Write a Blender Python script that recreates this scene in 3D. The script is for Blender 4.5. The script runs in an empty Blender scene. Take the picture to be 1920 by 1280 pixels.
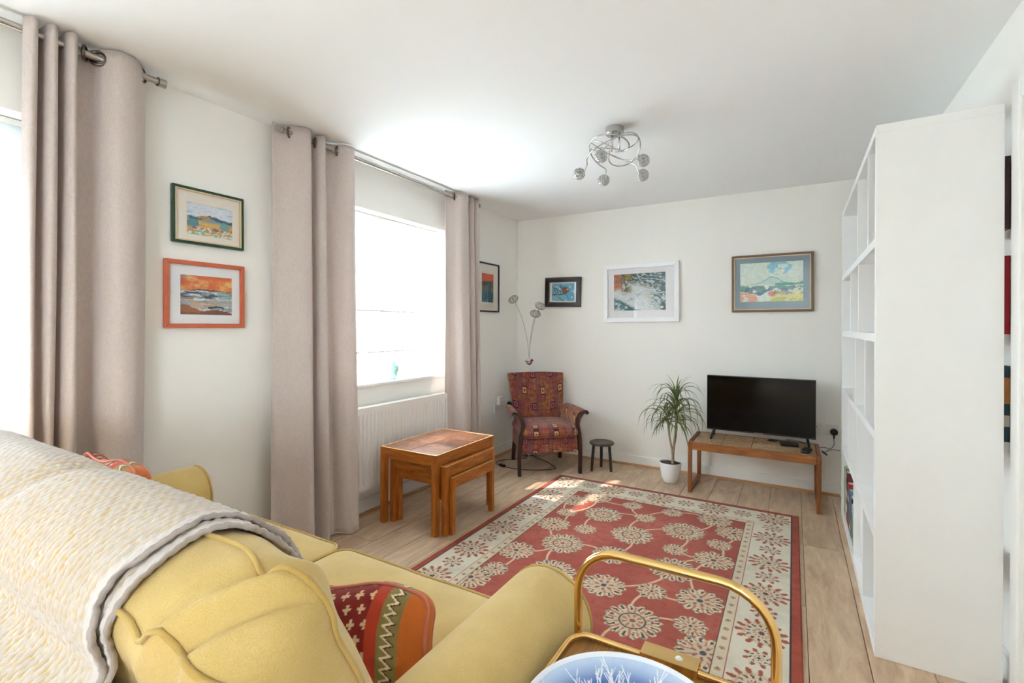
import bpy, bmesh, math, random
import numpy as np
from mathutils import Vector, Matrix
random.seed(7)
R = math.radians
S = bpy.context.scene
COL = S.collection

# ------------------------------------------------------------------ camera
cam_d = bpy.data.cameras.new('camera'); cam = bpy.data.objects.new('camera', cam_d); COL.objects.link(cam)
cam_d.sensor_fit = 'HORIZONTAL'; cam_d.sensor_width = 36.0; cam_d.lens = 895.0/1920.0*36.0
cam_d.shift_y = -27.5/1920.0; cam_d.clip_start = 0.02
cam.matrix_world = (Matrix.Translation((2.529, -4.406, 1.279)) @ Matrix.Rotation(R(30.49), 4, 'Z')
                    @ Matrix.Rotation(R(90), 4, 'X') @ Matrix.Rotation(R(0.22), 4, 'Z'))
S.camera = cam

# ------------------------------------------------------------------ daylight
SKY = 31.0
world = bpy.data.worlds.new('sky'); S.world = world; world.use_nodes = True
bg = world.node_tree.nodes['Background']; bg.inputs['Color'].default_value = (0.785, 0.888, 1.0, 1); bg.inputs['Strength'].default_value = SKY
sun_d = bpy.data.lights.new('sun', 'SUN'); sun = bpy.data.objects.new('sun', sun_d); COL.objects.link(sun)
sun_d.energy = 16.0; sun_d.angle = R(0.8); sun_d.color = (1.0, 0.96, 0.90)
sun.rotation_euler = Vector((0.72, 0.50, -0.93)).to_track_quat('-Z', 'Y').to_euler()
# room and openings (metres): left wall x=0, back wall y=0
RW, RD, RH = 3.20, -7.6, 2.40
WIN = [(-2.47, -1.225, 0.863, 2.085), (-4.93, -3.68, 0.863, 2.085)]   # y0,y1,z0,z1 on the left wall
FILL_WINDOW = (-7.35, -6.15, 1.00, 2.05)     # y0,y1,z0,z1 of an unseen window added behind the camera, right wall, as fill light
def portal(name, loc, sx, sy, direction):
    d = bpy.data.lights.new(name, 'AREA'); o = bpy.data.objects.new(name, d); COL.objects.link(o)
    d.shape = 'RECTANGLE'; d.size = sx; d.size_y = sy; d.cycles.is_portal = True
    o.location = loc; o.rotation_euler = Vector(direction).to_track_quat('-Z', 'Y').to_euler(); return o
for i, (y0, y1, z0, z1) in enumerate(WIN):
    portal('window_daylight', (-0.29, (y0+y1)/2, (z0+z1)/2), y1-y0, z1-z0, (1, 0, 0))
portal('window_daylight', (RW+0.14, (FILL_WINDOW[0]+FILL_WINDOW[1])/2, (FILL_WINDOW[2]+FILL_WINDOW[3])/2), FILL_WINDOW[1]-FILL_WINDOW[0], FILL_WINDOW[3]-FILL_WINDOW[2], (-1, 0, 0))  # daylight through the added fill window
S.view_settings.view_transform = 'Standard'; S.view_settings.look = 'None'
S.view_settings.exposure = 0.62; S.view_settings.gamma = 1.0; S.view_settings.use_curve_mapping = False
cy = S.cycles
cy.max_bounces = 12; cy.diffuse_bounces = 7; cy.glossy_bounces = 5; cy.transmission_bounces = 8; cy.transparent_max_bounces = 16
cy.use_denoising = True; cy.use_adaptive_sampling = True; cy.adaptive_threshold = 0.02; cy.sample_clamp_indirect = 12.0; cy.caustics_reflective = False; cy.caustics_refractive = False

# ------------------------------------------------------------------ materials
def lin(c):
    c = np.asarray(c, float)
    return np.where(c <= 0.04045, c/12.92, ((c+0.055)/1.055)**2.4)
def hexc(h):
    h = h.lstrip('#'); return tuple(float(v) for v in lin([int(h[i:i+2], 16)/255 for i in (0, 2, 4)])) + (1.0,)
class NT:
    def __init__(s, name):
        s.m = bpy.data.materials.new(name); s.m.use_nodes = True; s.t = s.m.node_tree; s.n = s.t.nodes; s.L = s.t.links.new
        s.b = s.n['Principled BSDF']; s.out = s.n['Material Output']
    def add(s, typ, **k):
        nd = s.n.new(typ)
        for a, v in k.items(): setattr(nd, a, v)
        return nd
    def put(s, sock, v):
        if hasattr(v, 'is_output'): s.L(v, sock)
        else: sock.default_value = v
    def math(s, op, a, b=0.0, c=None):
        nd = s.add('ShaderNodeMath', operation=op); s.put(nd.inputs[0], a); s.put(nd.inputs[1], b)
        if c is not None: s.put(nd.inputs[2], c)
        return nd.outputs[0]
    def mix(s, f, a, b):
        nd = s.add('ShaderNodeMix', data_type='RGBA'); s.put(nd.inputs[0], f); s.put(nd.inputs[6], a); s.put(nd.inputs[7], b); return nd.outputs[2]
    def coord(s, kind='Object', scale=(1, 1, 1), rot=(0, 0, 0), loc=(0, 0, 0)):
        tc = s.add('ShaderNodeTexCoord'); mp = s.add('ShaderNodeMapping'); s.L(tc.outputs[kind], mp.inputs[0])
        mp.inputs['Scale'].default_value = scale; mp.inputs['Rotation'].default_value = rot; s.put(mp.inputs['Location'], loc); return mp.outputs[0]
    def noise(s, vec, scale, detail=3.0, rough=0.55, dist=0.0):
        nd = s.add('ShaderNodeTexNoise'); s.L(vec, nd.inputs['Vector']); nd.inputs['Scale'].default_value = scale
        nd.inputs['Detail'].default_value = detail; nd.inputs['Roughness'].default_value = rough; nd.inputs['Distortion'].default_value = dist
        return nd.outputs['Fac']
    def ramp(s, f, stops):
        nd = s.add('ShaderNodeValToRGB'); s.L(f, nd.inputs[0]); e = nd.color_ramp.elements
        while len(e) < len(stops): e.new(0.5)
        for el, (p, c) in zip(e, stops): el.position = p; el.color = c
        return nd.outputs[0]
    def bump(s, h, strength=0.3, dist=0.01):
        nd = s.add('ShaderNodeBump'); nd.inputs['Strength'].default_value = strength; nd.inputs['Distance'].default_value = dist
        s.L(h, nd.inputs['Height']); s.L(nd.outputs[0], s.b.inputs['Normal'])
    def set(s, color=None, rough=0.5, metal=0.0, spec=0.5, **k):
        if color is not None: s.put(s.b.inputs['Base Color'], color)
        s.put(s.b.inputs['Roughness'], rough); s.b.inputs['Metallic'].default_value = metal; s.b.inputs['Specular IOR Level'].default_value = spec
        for a, v in k.items(): s.put(s.b.inputs[a.replace('_', ' ')], v)
        return s.m
def plain(name, h, rough=0.5, metal=0.0, spec=0.5, var=0.04, scale=6.0, bump=0.0, bscale=200.0):
    n = NT(name); c = hexc(h); v = n.coord()
    f = n.noise(v, scale, 3)
    lo = tuple(x*(1-var) for x in c[:3])+(1,); hi = tuple(min(1, x*(1+var)) for x in c[:3])+(1,)
    col = n.ramp(f, [(0.3, lo), (0.7, hi)])
    if bump: n.bump(n.noise(v, bscale, 2), bump, 0.002)
    return n.set(col, rough, metal, spec)
def wood(name, dark, light, axis=0, scale=9.0, rough=0.42, stretch=9.0, bump=0.08, rand=False):
    n = NT(name); sc = [stretch*0.55]*3; sc[axis] = 0.6
    loc = (0, 0, 0)
    if rand:
        oi = n.add('ShaderNodeObjectInfo'); cb = n.add('ShaderNodeCombineXYZ'); r20 = n.math('MULTIPLY', oi.outputs['Random'], 37.0)
        n.L(r20, cb.inputs[0]); n.L(r20, cb.inputs[1]); n.L(r20, cb.inputs[2]); loc = cb.outputs[0]
    v = n.coord('Object', tuple(sc), loc=loc)
    f = n.noise(v, scale, 5, 0.62, 1.2); g = n.noise(v, scale*5, 3, 0.6)
    fm = n.math('ADD', n.math('MULTIPLY', f, 0.75), n.math('MULTIPLY', g, 0.25))
    col = n.ramp(fm, [(0.36, hexc(dark)), (0.64, hexc(light))])
    n.bump(g, bump, 0.003)
    return n.set(col, rough, 0, 0.45)
def vcol(name, rough=0.8, spec=0.3, bump=0.0, bscale=400.0, sheen=0.0):
    n = NT(name); a = n.add('ShaderNodeVertexColor'); a.layer_name = 'col'
    if bump: n.bump(n.noise(n.coord(), bscale, 2), bump, 0.002)
    n.set(a.outputs[0], rough, 0, spec)
    if sheen: n.b.inputs['Sheen Weight'].default_value = sheen
    return n.m

M = {}
def wallpaint(name, h):
    n = NT(name); v = n.coord(); c = hexc(h)
    col = n.ramp(n.noise(v, 1.5, 3), [(0.3, tuple(x*0.985 for x in c[:3])+(1,)), (0.7, c)])
    n.bump(n.noise(v, 260, 2), 0.04, 0.001); return n.set(col, 0.85, 0, 0.2)
M['wall'] = wallpaint('wall_paint', '#f5f2ec'); M['ceiling'] = wallpaint('ceiling_paint', '#f7f7f6'); M['gloss'] = plain('white_gloss', '#f3f2ee', 0.32, var=0.01)
M['upvc'] = plain('white_upvc', '#f4f5f5', 0.25, var=0.01)
M['radiator'] = plain('radiator_enamel', '#f2f0ec', 0.3, var=0.01)
M['shelfwhite'] = plain('shelf_white_foil', '#f4f4f3', 0.38, var=0.01)
M['steel'] = plain('brushed_steel', '#b9b4ad', 0.28, 1.0, var=0.05, scale=30)
M['chrome'] = plain('chrome', '#c4c4c2', 0.14, 1.0, var=0.02)
M['silverwire'] = plain('silver_wire', '#9b958a', 0.4, 0.85, var=0.08, scale=60)
M['brass'] = plain('polished_brass', '#e6c07e', 0.13, 1.0, var=0.05, scale=12)
M['black'] = plain('black_plastic', '#17171a', 0.38, var=0.1); M['cable'] = plain('black_cable', '#1d1a19', 0.5)
M['browncable'] = plain('brown_cable', '#33261f', 0.5)
M['screen'] = plain('tv_screen', '#050506', 0.10, 0, 0.25, var=0.02)
M['bezel'] = plain('tv_bezel', '#25272a', 0.35)
M['whiteplastic'] = plain('white_plastic', '#eceae5', 0.35, var=0.01)
M['pot'] = plain('white_ceramic', '#f1f0f2', 0.2, var=0.01); M['soil'] = plain('potting_soil', '#3a2a20', 0.95, var=0.5, scale=60, bump=0.8, bscale=150)
M['cane'] = wood('plant_cane', '#8b7355', '#c0a888', 2, 20)
M['teak'] = wood('teak', '#8a4712', '#bd6f27', 2, 7, 0.38); M['teak_x'] = wood('teak_x', '#8a4712', '#bd6f27', 0, 7, 0.38); M['teak_y'] = wood('teak_y', '#8a4712', '#bd6f27', 1, 7, 0.38)
M['bteak_x'] = wood('bench_teak_x', '#7a4520', '#aa6a36', 0, 7, 0.4); M['bteak'] = wood('bench_teak_z', '#6d3b1c', '#9a5c30', 2, 7, 0.4); M['bteak_y'] = wood('bench_teak_y', '#6d3b1c', '#9a5c30', 1, 7, 0.4)
M['darkwood'] = wood('dark_stained_wood', '#21120d', '#44271c', 2, 8, 0.35); M['stoolwood'] = wood('stool_dark_wood', '#1e1613', '#43352d', 2, 14, 0.45)
M['stooltop'] = wood('stool_seat_wood', '#2a201b', '#54443a', 0, 14, 0.4)
M['veneer'] = wood('tray_veneer', '#7d5126', '#b98443', 1, 8, 0.3, stretch=16)
M['floorwood'] = wood('oak_laminate', '#ad8f73', '#d2b799', 1, 4.2, 0.38, stretch=5.5, bump=0.05, rand=True)
M['beading'] = wood('oak_beading', '#a8794c', '#c89a6a', 1, 6, 0.45); M['beading_x'] = wood('oak_beading_x', '#a8794c', '#c89a6a', 0, 6, 0.45)
M['subfloor'] = plain('subfloor', '#5b4a3b', 0.9)
def tilemat(name, a, b, c, rough):
    n = NT(name); oi = n.add('ShaderNodeObjectInfo'); cb = n.add('ShaderNodeCombineXYZ')
    r = n.math('MULTIPLY', oi.outputs['Random'], 31.0); n.L(r, cb.inputs[0]); n.L(r, cb.inputs[1])
    v = n.coord('Object', loc=cb.outputs[0]); f = n.noise(v, 11, 5, 0.6, 2.5)
    col = n.ramp(n.math('ADD', f, n.math('MULTIPLY', n.math('SUBTRACT', oi.outputs['Random'], 0.5), 0.16)), [(0.32, hexc(a)), (0.5, hexc(b)), (0.68, hexc(c))]); n.bump(f, 0.25, 0.004)
    return n.set(col, rough, 0, 0.5)
M['tile'] = tilemat('brown_glazed_tile', '#4a2a1d', '#764a32', '#96664d', 0.28); M['btile'] = tilemat('slate_tan_tile', '#8d6c4a', '#b08b63', '#c9ab86', 0.42)
M['grout'] = plain('pale_grout', '#d9c3a5', 0.7)
def fabric(name, a, b, weave=900.0, rough=0.95, sheen=0.25, bump=0.25, blotch=5.0):
    n = NT(name); v = n.coord(); f = n.noise(v, blotch, 4, 0.6); g = n.noise(v, weave, 1)
    fm = n.math('ADD', n.math('MULTIPLY', f, 0.7), n.math('MULTIPLY', g, 0.3))
    col = n.ramp(fm, [(0.35, hexc(a)), (0.65, hexc(b))]); n.bump(g, bump, 0.0015)
    n.set(col, rough, 0, 0.2); n.b.inputs['Sheen Weight'].default_value = sheen; return n.m
M['sofa'] = fabric('mustard_cotton_cover', '#c4a661', '#d5b97a', 430, bump=0.55); M['sofapipe'] = fabric('mustard_piping', '#b5954f', '#c6a863', 650)
def curtainmat():
    n = NT('taupe_curtain'); v = n.coord('Object', (60, 60, 900)); w = n.coord('Object', (700, 700, 40))
    g = n.math('ADD', n.noise(v, 1, 2), n.noise(w, 1, 2)); g = n.math('MULTIPLY', g, 0.5)
    col = n.ramp(g, [(0.35, hexc('#c8b9b1')), (0.65, hexc('#ddcfc8'))]); n.bump(g, 0.12, 0.001)
    n.set(col, 0.8, 0, 0.25); n.b.inputs['Sheen Weight'].default_value = 0.2
    tr = n.add('ShaderNodeBsdfTranslucent'); n.L(col, tr.inputs['Color']); mx = n.add('ShaderNodeMixShader'); mx.inputs[0].default_value = 0.14
    n.L(n.b.outputs[0], mx.inputs[1]); n.L(tr.outputs[0], mx.inputs[2]); n.L(mx.outputs[0], n.out.inputs[0]); return n.m
M['curtain'] = curtainmat()
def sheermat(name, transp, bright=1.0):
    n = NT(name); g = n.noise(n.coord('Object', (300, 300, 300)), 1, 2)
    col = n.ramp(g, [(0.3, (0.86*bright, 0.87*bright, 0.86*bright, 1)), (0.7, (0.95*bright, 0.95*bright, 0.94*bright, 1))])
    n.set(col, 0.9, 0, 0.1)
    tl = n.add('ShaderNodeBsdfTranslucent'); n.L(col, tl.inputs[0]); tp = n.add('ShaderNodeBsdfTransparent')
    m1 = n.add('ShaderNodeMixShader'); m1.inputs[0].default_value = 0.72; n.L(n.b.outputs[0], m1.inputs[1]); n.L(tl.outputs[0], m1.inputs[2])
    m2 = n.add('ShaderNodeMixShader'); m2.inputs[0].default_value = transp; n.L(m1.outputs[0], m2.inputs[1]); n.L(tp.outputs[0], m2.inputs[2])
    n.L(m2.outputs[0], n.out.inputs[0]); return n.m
M['sheer'] = sheermat('sheer_blind_voile', 0.35); M['sheer_dimmed'] = sheermat('dimmed_blind_voile', 0.11, 0.62)  # second voile is a darkened copy, cuts light from the leftmost window
def glassmat(name, refl=0.5, tint=(1, 1, 1, 1)):
    n = NT(name); n.n.remove(n.b); tp = n.add('ShaderNodeBsdfTransparent'); tp.inputs[0].default_value = tint
    gl = n.add('ShaderNodeBsdfGlossy'); gl.inputs['Roughness'].default_value = 0.02
    lw = n.add('ShaderNodeLayerWeight'); lw.inputs[0].default_value = 0.5; mx = n.add('ShaderNodeMixShader')
    f = n.math('ADD', n.math('MULTIPLY', n.math('POWER', lw.outputs['Facing'], 4.0), 0.9), 0.045)
    n.L(n.math('MULTIPLY', f, refl), mx.inputs[0]); n.L(tp.outputs[0], mx.inputs[1]); n.L(gl.outputs[0], mx.inputs[2]); n.L(mx.outputs[0], n.out.inputs[0]); return n.m
M['glass'] = glassmat('window_glass', 0.6, (0.97, 0.985, 0.98, 1)); M['picglass'] = glassmat('picture_glass', 0.9)
def beadglass():
    n = NT('clear_glass_bead'); return n.set((0.97, 0.97, 0.96, 1), 0.10, 0, 0.8, Transmission_Weight=0.5, IOR=1.45)
M['bead'] = beadglass()
def jade():
    n = NT('jade_glaze'); f = n.noise(n.coord(), 30, 3, 0.6, 1.0); col = n.ramp(f, [(0.35, hexc('#6fb3a4')), (0.65, hexc('#b4dccf'))]); n.bump(f, 0.3, 0.004); return n.set(col, 0.25)
M['jade'] = jade()
def leafmat():
    n = NT('dracaena_leaf'); tc = n.add('ShaderNodeTexCoord'); sp = n.add('ShaderNodeSeparateXYZ'); n.L(tc.outputs['Object'], sp.inputs[0])
    oi = n.add('ShaderNodeObjectInfo'); c1 = n.mix(oi.outputs['Random'], hexc('#46602b'), hexc('#7c8a45'))
    e = n.math('GREATER_THAN', n.math('ABSOLUTE', sp.outputs[1]), 0.0045); col = n.mix(n.math('MULTIPLY', e, 0.45), c1, hexc('#6b3b33'))
    n.set(col, 0.4, 0, 0.5); tr = n.add('ShaderNodeBsdfTranslucent'); n.L(col, tr.inputs[0]); mx = n.add('ShaderNodeMixShader'); mx.inputs[0].default_value = 0.2
    n.L(n.b.outputs[0], mx.inputs[1]); n.L(tr.outputs[0], mx.inputs[2]); n.L(mx.outputs[0], n.out.inputs[0]); return n.m
M['leaf'] = leafmat()
def patchwork():
    n = NT('patchwork_tapestry'); tc = n.add('ShaderNodeTexCoord'); sp = n.add('ShaderNodeSeparateXYZ'); n.L(tc.outputs['Object'], sp.inputs[0])
    u = n.math('ADD', sp.outputs[0], 2.0); v = n.math('SUBTRACT', n.math('ADD', sp.outputs[2], 2.0), sp.outputs[1])
    cb = n.add('ShaderNodeCombineXYZ'); n.L(u, cb.inputs[0]); n.L(v, cb.inputs[1]); uv = cb.outputs[0]
    def vor(scale, rnd):
        vo = n.add('ShaderNodeTexVoronoi', distance='CHEBYCHEV', voronoi_dimensions='2D'); n.L(uv, vo.inputs['Vector']); vo.inputs['Scale'].default_value = scale; vo.inputs['Randomness'].default_value = rnd; return vo
    v1 = vor(26, 0.55); v2 = vor(60, 0.9)
    s1 = n.add('ShaderNodeSeparateColor'); n.L(v1.outputs['Color'], s1.inputs[0]); s2 = n.add('ShaderNodeSeparateColor'); n.L(v2.outputs['Color'], s2.inputs[0])
    c = n.ramp(s1.outputs[0], [(0.0, hexc('#7c3328')), (0.22, hexc('#9a5436')), (0.42, hexc('#653743')), (0.6, hexc('#9d7047')), (0.8, hexc('#88402f')), (1.0, hexc('#7d525a'))])
    c2 = n.ramp(s2.outputs[1], [(0.0, hexc('#6d2f28')), (0.35, hexc('#a97548')), (0.7, hexc('#a04c38')), (1.0, hexc('#7c4f5c'))])
    c = n.mix(0.48, c, c2)
    ve = n.add('ShaderNodeTexVoronoi', feature='DISTANCE_TO_EDGE', voronoi_dimensions='2D'); n.L(uv, ve.inputs['Vector']); ve.inputs['Scale'].default_value = 30; ve.inputs['Randomness'].default_value = 0.45
    c = n.mix(n.math('MULTIPLY', n.math('LESS_THAN', ve.outputs['Distance'], 0.05), 0.55), c, hexc('#43221f'))
    # vertical mauve stripes
    st = n.math('SINE', n.math('MULTIPLY', u, 2*math.pi/0.178)); st = n.math('MULTIPLY', n.math('GREATER_THAN', st, 0.55), 0.45); c = n.mix(st, c, hexc('#6b3d4b'))
    # staggered framed squares
    pu, pv = 0.178, 0.100
    row = n.math('FLOOR', n.math('DIVIDE', v, pv)); odd = n.math('MODULO', row, 2.0)
    fu = n.math('ABSOLUTE', n.math('SUBTRACT', n.math('FRACT', n.math('ADD', n.math('DIVIDE', u, pu), n.math('MULTIPLY', odd, 0.5))), 0.5))
    fv = n.math('ABSOLUTE', n.math('SUBTRACT', n.math('FRACT', n.math('DIVIDE', v, pv)), 0.5))
    d = n.math('MAXIMUM', n.math('MULTIPLY', fu, pu), n.math('MULTIPLY', fv, pv))
    inside = n.math('LESS_THAN', d, 0.0245); edge = n.math('MULTIPLY', inside, n.math('GREATER_THAN', d, 0.0185)); dot = n.math('LESS_THAN', d, 0.007)
    c = n.mix(inside, c, n.mix(odd, hexc('#b98a62'), hexc('#8f5560'))); c = n.mix(edge, c, hexc('#43201f')); c = n.mix(dot, c, hexc('#6d2b26'))
    n.bump(n.noise(n.coord(), 500, 2), 0.3, 0.002); n.set(c, 0.95, 0, 0.15); n.b.inputs['Sheen Weight'].default_value = 0.2; return n.m
M['patch'] = patchwork()
M['vc'] = vcol('painted_paper', 0.7, 0.2); M['rugpile'] = vcol('rug_wool_pile', 0.9, 0.2, 0.5, 500, 0.08); M['bowlglaze'] = vcol('painted_glaze', 0.12, 0.5)
M['knit'] = vcol('chunky_wool', 1.0, 0.1, 0.5, 700, 0.4); M['kilim'] = vcol('woven_kilim', 0.95, 0.15, 0.4, 700, 0.2)
M['bluemat'] = plain('slate_blue_mount', '#7d93a1', 0.8, var=0.05); M['creammat'] = plain('cream_mount', '#f0e6d8', 0.8, var=0.02); M['whitemat'] = plain('white_mount', '#f1eff0', 0.8, var=0.01)
M['greenframe'] = plain('green_lacquer', '#17402f', 0.35, var=0.15, scale=20); M['orangeframe'] = plain('orange_lacquer', '#c2603d', 0.35, var=0.08, scale=20)
M['navyframe'] = plain('navy_lacquer', '#1d2336', 0.35); M['blackframe'] = plain('black_frame', '#1e1713', 0.4); M['bronzeframe'] = plain('bronze_frame', '#6d5742', 0.4, 0.3)
M['giltline'] = plain('gilt_slip', '#d9bd93', 0.4, 0.3); M['whiteframe'] = plain('white_frame', '#f6f6f7', 0.35, var=0.01); M['pewter'] = plain('pewter_edge', '#8a7f74', 0.35, 0.6)
M['grommet'] = plain('antique_steel_ring', '#6f675f', 0.3, 1.0)

# ------------------------------------------------------------------ geometry helpers
class MB:
    def __init__(s): s.v = []; s.f = []
    def addv(s, vs, fs):
        o = len(s.v); s.v += [tuple(p) for p in vs]; s.f += [tuple(i+o for i in f) for f in fs]; return s
    def box(s, x0, x1, y0, y1, z0, z1):
        return s.addv([(x0,y0,z0),(x1,y0,z0),(x1,y1,z0),(x0,y1,z0),(x0,y0,z1),(x1,y0,z1),(x1,y1,z1),(x0,y1,z1)],
                      [(0,3,2,1),(4,5,6,7),(0,1,5,4),(1,2,6,5),(2,3,7,6),(3,0,4,7)])
    def bar(s, p, q, w, h=None, up=(0, 0, 1)):
        h = h or w; p = Vector(p); q = Vector(q); d = (q-p).normalized(); u = Vector(up)
        if abs(d.dot(u)) > 0.98: u = Vector((0, 1, 0))
        a = d.cross(u).normalized()*w/2; b = a.cross(d).normalized()*h/2
        vs = [p-a-b, p+a-b, p+a+b, p-a+b, q-a-b, q+a-b, q+a+b, q-a+b]
        return s.addv(vs, [(0,3,2,1),(4,5,6,7),(0,1,5,4),(1,2,6,5),(2,3,7,6),(3,0,4,7)])
    def tube(s, pts, r, n=10, closed=False, caps=True):
        pts = [Vector(p) for p in pts]; m = len(pts); rs = r if isinstance(r, (list, tuple)) else [r]*m
        vs = []; prev = None
        for i, p in enumerate(pts):
            if closed: t = pts[(i+1) % m]-pts[i-1]
            else: t = pts[min(i+1, m-1)]-pts[max(i-1, 0)]
            t.normalize()
            if prev is None:
                u = Vector((0, 0, 1)) if abs(t.z) < 0.9 else Vector((0, 1, 0)); u = (u-t*u.dot(t)).normalized()
            else:
                u = (prev-t*prev.dot(t)).normalized()
            prev = u; w = t.cross(u)
            for k in range(n):
                a = 2*math.pi*k/n; vs.append(p+(u*math.cos(a)+w*math.sin(a))*rs[i])
        fs = []
        for i in range(m if closed else m-1):
            j = (i+1) % m
            for k in range(n): fs.append((i*n+k, i*n+(k+1) % n, j*n+(k+1) % n, j*n+k))
        if caps and not closed: fs.append(tuple(range(n))[::-1]); fs.append(tuple((m-1)*n+k for k in range(n)))
        return s.addv(vs, fs)
    def lathe(s, prof, n=32, c=(0, 0, 0), sx=1, sy=1):
        vs = []; m = len(prof)
        for r, z in prof:
            for k in range(n):
                a = 2*math.pi*k/n; vs.append((c[0]+r*math.cos(a)*sx, c[1]+r*math.sin(a)*sy, c[2]+z))
        fs = []
        for i in range(m-1):
            for k in range(n): fs.append((i*n+k, i*n+(k+1) % n, (i+1)*n+(k+1) % n, (i+1)*n+k))
        if prof[0][0] > 1e-6: fs.append(tuple(range(n))[::-1])
        if prof[-1][0] > 1e-6: fs.append(tuple((m-1)*n+k for k in range(n)))
        return s.addv(vs, fs)
    def torus(s, c, R_, r, axis=(0, 1, 0), n=20, k=8):
        a = Vector(axis).normalized(); u = Vector((0, 0, 1)) if abs(a.z) < 0.9 else Vector((1, 0, 0)); u = (u-a*u.dot(a)).normalized(); w = a.cross(u); c = Vector(c)
        return s.tube([c+(u*math.cos(2*math.pi*i/n)+w*math.sin(2*math.pi*i/n))*R_ for i in range(n)], r, k, True)
    def prism(s, poly, y0, y1, plane='xz'):
        n = len(poly)
        mk = {'xz': lambda p, y: (p[0], y, p[1]), 'yz': lambda p, y: (y, p[0], p[1]), 'xy': lambda p, y: (p[0], p[1], y)}[plane]
        vs = [mk(p, y0) for p in poly]+[mk(p, y1) for p in poly]
        return s.addv(vs, [tuple(range(n)), tuple(range(2*n-1, n-1, -1))]+[(i, i+n, (i+1) % n+n, (i+1) % n) for i in range(n)])
    def grid(s, P):
        a, b = P.shape[:2]; i = np.arange(a*b).reshape(a, b)
        fs = np.stack([i[:-1, :-1], i[1:, :-1], i[1:, 1:], i[:-1, 1:]], -1).reshape(-1, 4)
        return s.addv(P.reshape(-1, 3).tolist(), fs.tolist())
    def mesh(s, name):
        me = bpy.data.meshes.new(name); me.from_pydata(s.v, [], s.f); me.update()
        bm = bmesh.new(); bm.from_mesh(me); bmesh.ops.recalc_face_normals(bm, faces=bm.faces); bm.to_mesh(me); bm.free(); return me
def B(x0, x1, y0, y1, z0, z1): return MB().box(x0, x1, y0, y1, z0, z1)
def smooth(me, angle=None):
    me.polygons.foreach_set('use_smooth', [True]*len(me.polygons))
    if angle is not None:
        try: me.set_sharp_from_angle(angle=R(angle))
        except Exception: pass
def obj(name, mb, mat, parent=None, sm=None, bev=0.0, loc=(0, 0, 0), seg=2):
    me = mb if isinstance(mb, bpy.types.Mesh) else mb.mesh(name)
    o = bpy.data.objects.new(name, me); COL.objects.link(o); o.location = loc
    if mat is not None and not me.materials: me.materials.append(M[mat] if isinstance(mat, str) else mat)
    if sm is not None: smooth(me, None if sm is True else sm)
    if bev:
        md = o.modifiers.new('soft_edges', 'BEVEL'); md.width = bev; md.segments = seg; md.limit_method = 'ANGLE'; md.angle_limit = R(40)
    if parent is not None: o.parent = parent
    return o
def tag(o, label=None, cat=None, group=None, kind=None):
    if label: o['label'] = label
    if cat: o['category'] = cat
    if group: o['group'] = group
    if kind: o['kind'] = kind
    return o
def thing(name, label, cat, loc=(0, 0, 0), rz=0.0, group=None):
    o = bpy.data.objects.new(name, None); COL.objects.link(o); o.location = loc; o.rotation_euler = (0, 0, rz); o.empty_display_size = 0.1
    return tag(o, label, cat, group)
def struct(name, mb, mat, parent=None, **k):
    o = obj(name, mb, mat, parent, **k)
    if parent is None: o['kind'] = 'structure'
    return o
def spline(pts, n):
    P = np.array(pts, float); m = len(P); P2 = np.vstack([2*P[0]-P[1], P, 2*P[-1]-P[-2]])
    t = np.linspace(0, m-1-1e-9, n); i = t.astype(int); f = (t-i)[:, None]
    a, b, c, d = P2[i], P2[i+1], P2[i+2], P2[i+3]
    return 0.5*((2*b)+(-a+c)*f+(2*a-5*b+4*c-d)*f**2+(-a+3*b-3*c+d)*f**3)
def brush(c, u, v):
    b = fbm(u*40+v*12, v*40-u*9, 91, 3)[..., None]; return np.clip(c*(0.91+0.18*b), 0, 1)
def setcol(me, rgb):
    ca = me.color_attributes.new('col', 'FLOAT_COLOR', 'POINT'); c = np.ones((len(me.vertices), 4), np.float32); c[:, :3] = lin(np.clip(rgb, 0, 1)).reshape(-1, 3); ca.data.foreach_set('color', c.ravel())
def gridmesh(name, P, rgb=None):
    a, b = P.shape[:2]; i = np.arange(a*b).reshape(a, b)
    fs = np.stack([i[:-1, :-1], i[1:, :-1], i[1:, 1:], i[:-1, 1:]], -1).reshape(-1, 4)
    me = bpy.data.meshes.new(name); me.vertices.add(a*b); me.vertices.foreach_set('co', P.reshape(-1).astype(np.float32))
    me.loops.add(fs.size); me.loops.foreach_set('vertex_index', fs.ravel().astype(np.int32)); me.polygons.add(len(fs))
    me.polygons.foreach_set('loop_start', (np.arange(len(fs))*4).astype(np.int32)); me.update(calc_edges=True); me.validate()
    if rgb is not None: setcol(me, rgb)
    smooth(me); return me
def hsh(i, j, s): 
    x = np.sin(i*127.1+j*311.7+s*74.7)*43758.5453; return x-np.floor(x)
def vn(x, y, s=0):
    x = np.asarray(x, float); y = np.asarray(y, float); i = np.floor(x); j = np.floor(y); f = x-i; g = y-j; f = f*f*(3-2*f); g = g*g*(3-2*g)
    return (hsh(i, j, s)*(1-f)+hsh(i+1, j, s)*f)*(1-g)+(hsh(i, j+1, s)*(1-f)+hsh(i+1, j+1, s)*f)*g
def fbm(x, y, s=0, o=4):
    r = 0; a = 0.5; t = 0
    for k in range(o): r = r+a*vn(x*2**k, y*2**k, s+k*13); t += a; a *= 0.5
    return r/t
def rgb(h): h = h.lstrip('#'); return np.array([int(h[i:i+2], 16)/255 for i in (0, 2, 4)])
def lay(c, m, col):
    m = np.clip(m, 0, 1)[..., None]; return c*(1-m)+(rgb(col) if isinstance(col, str) else col)*m
def sst(a, b, x):
    t = np.clip((x-a)/(b-a), 0, 1); return t*t*(3-2*t)

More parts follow.
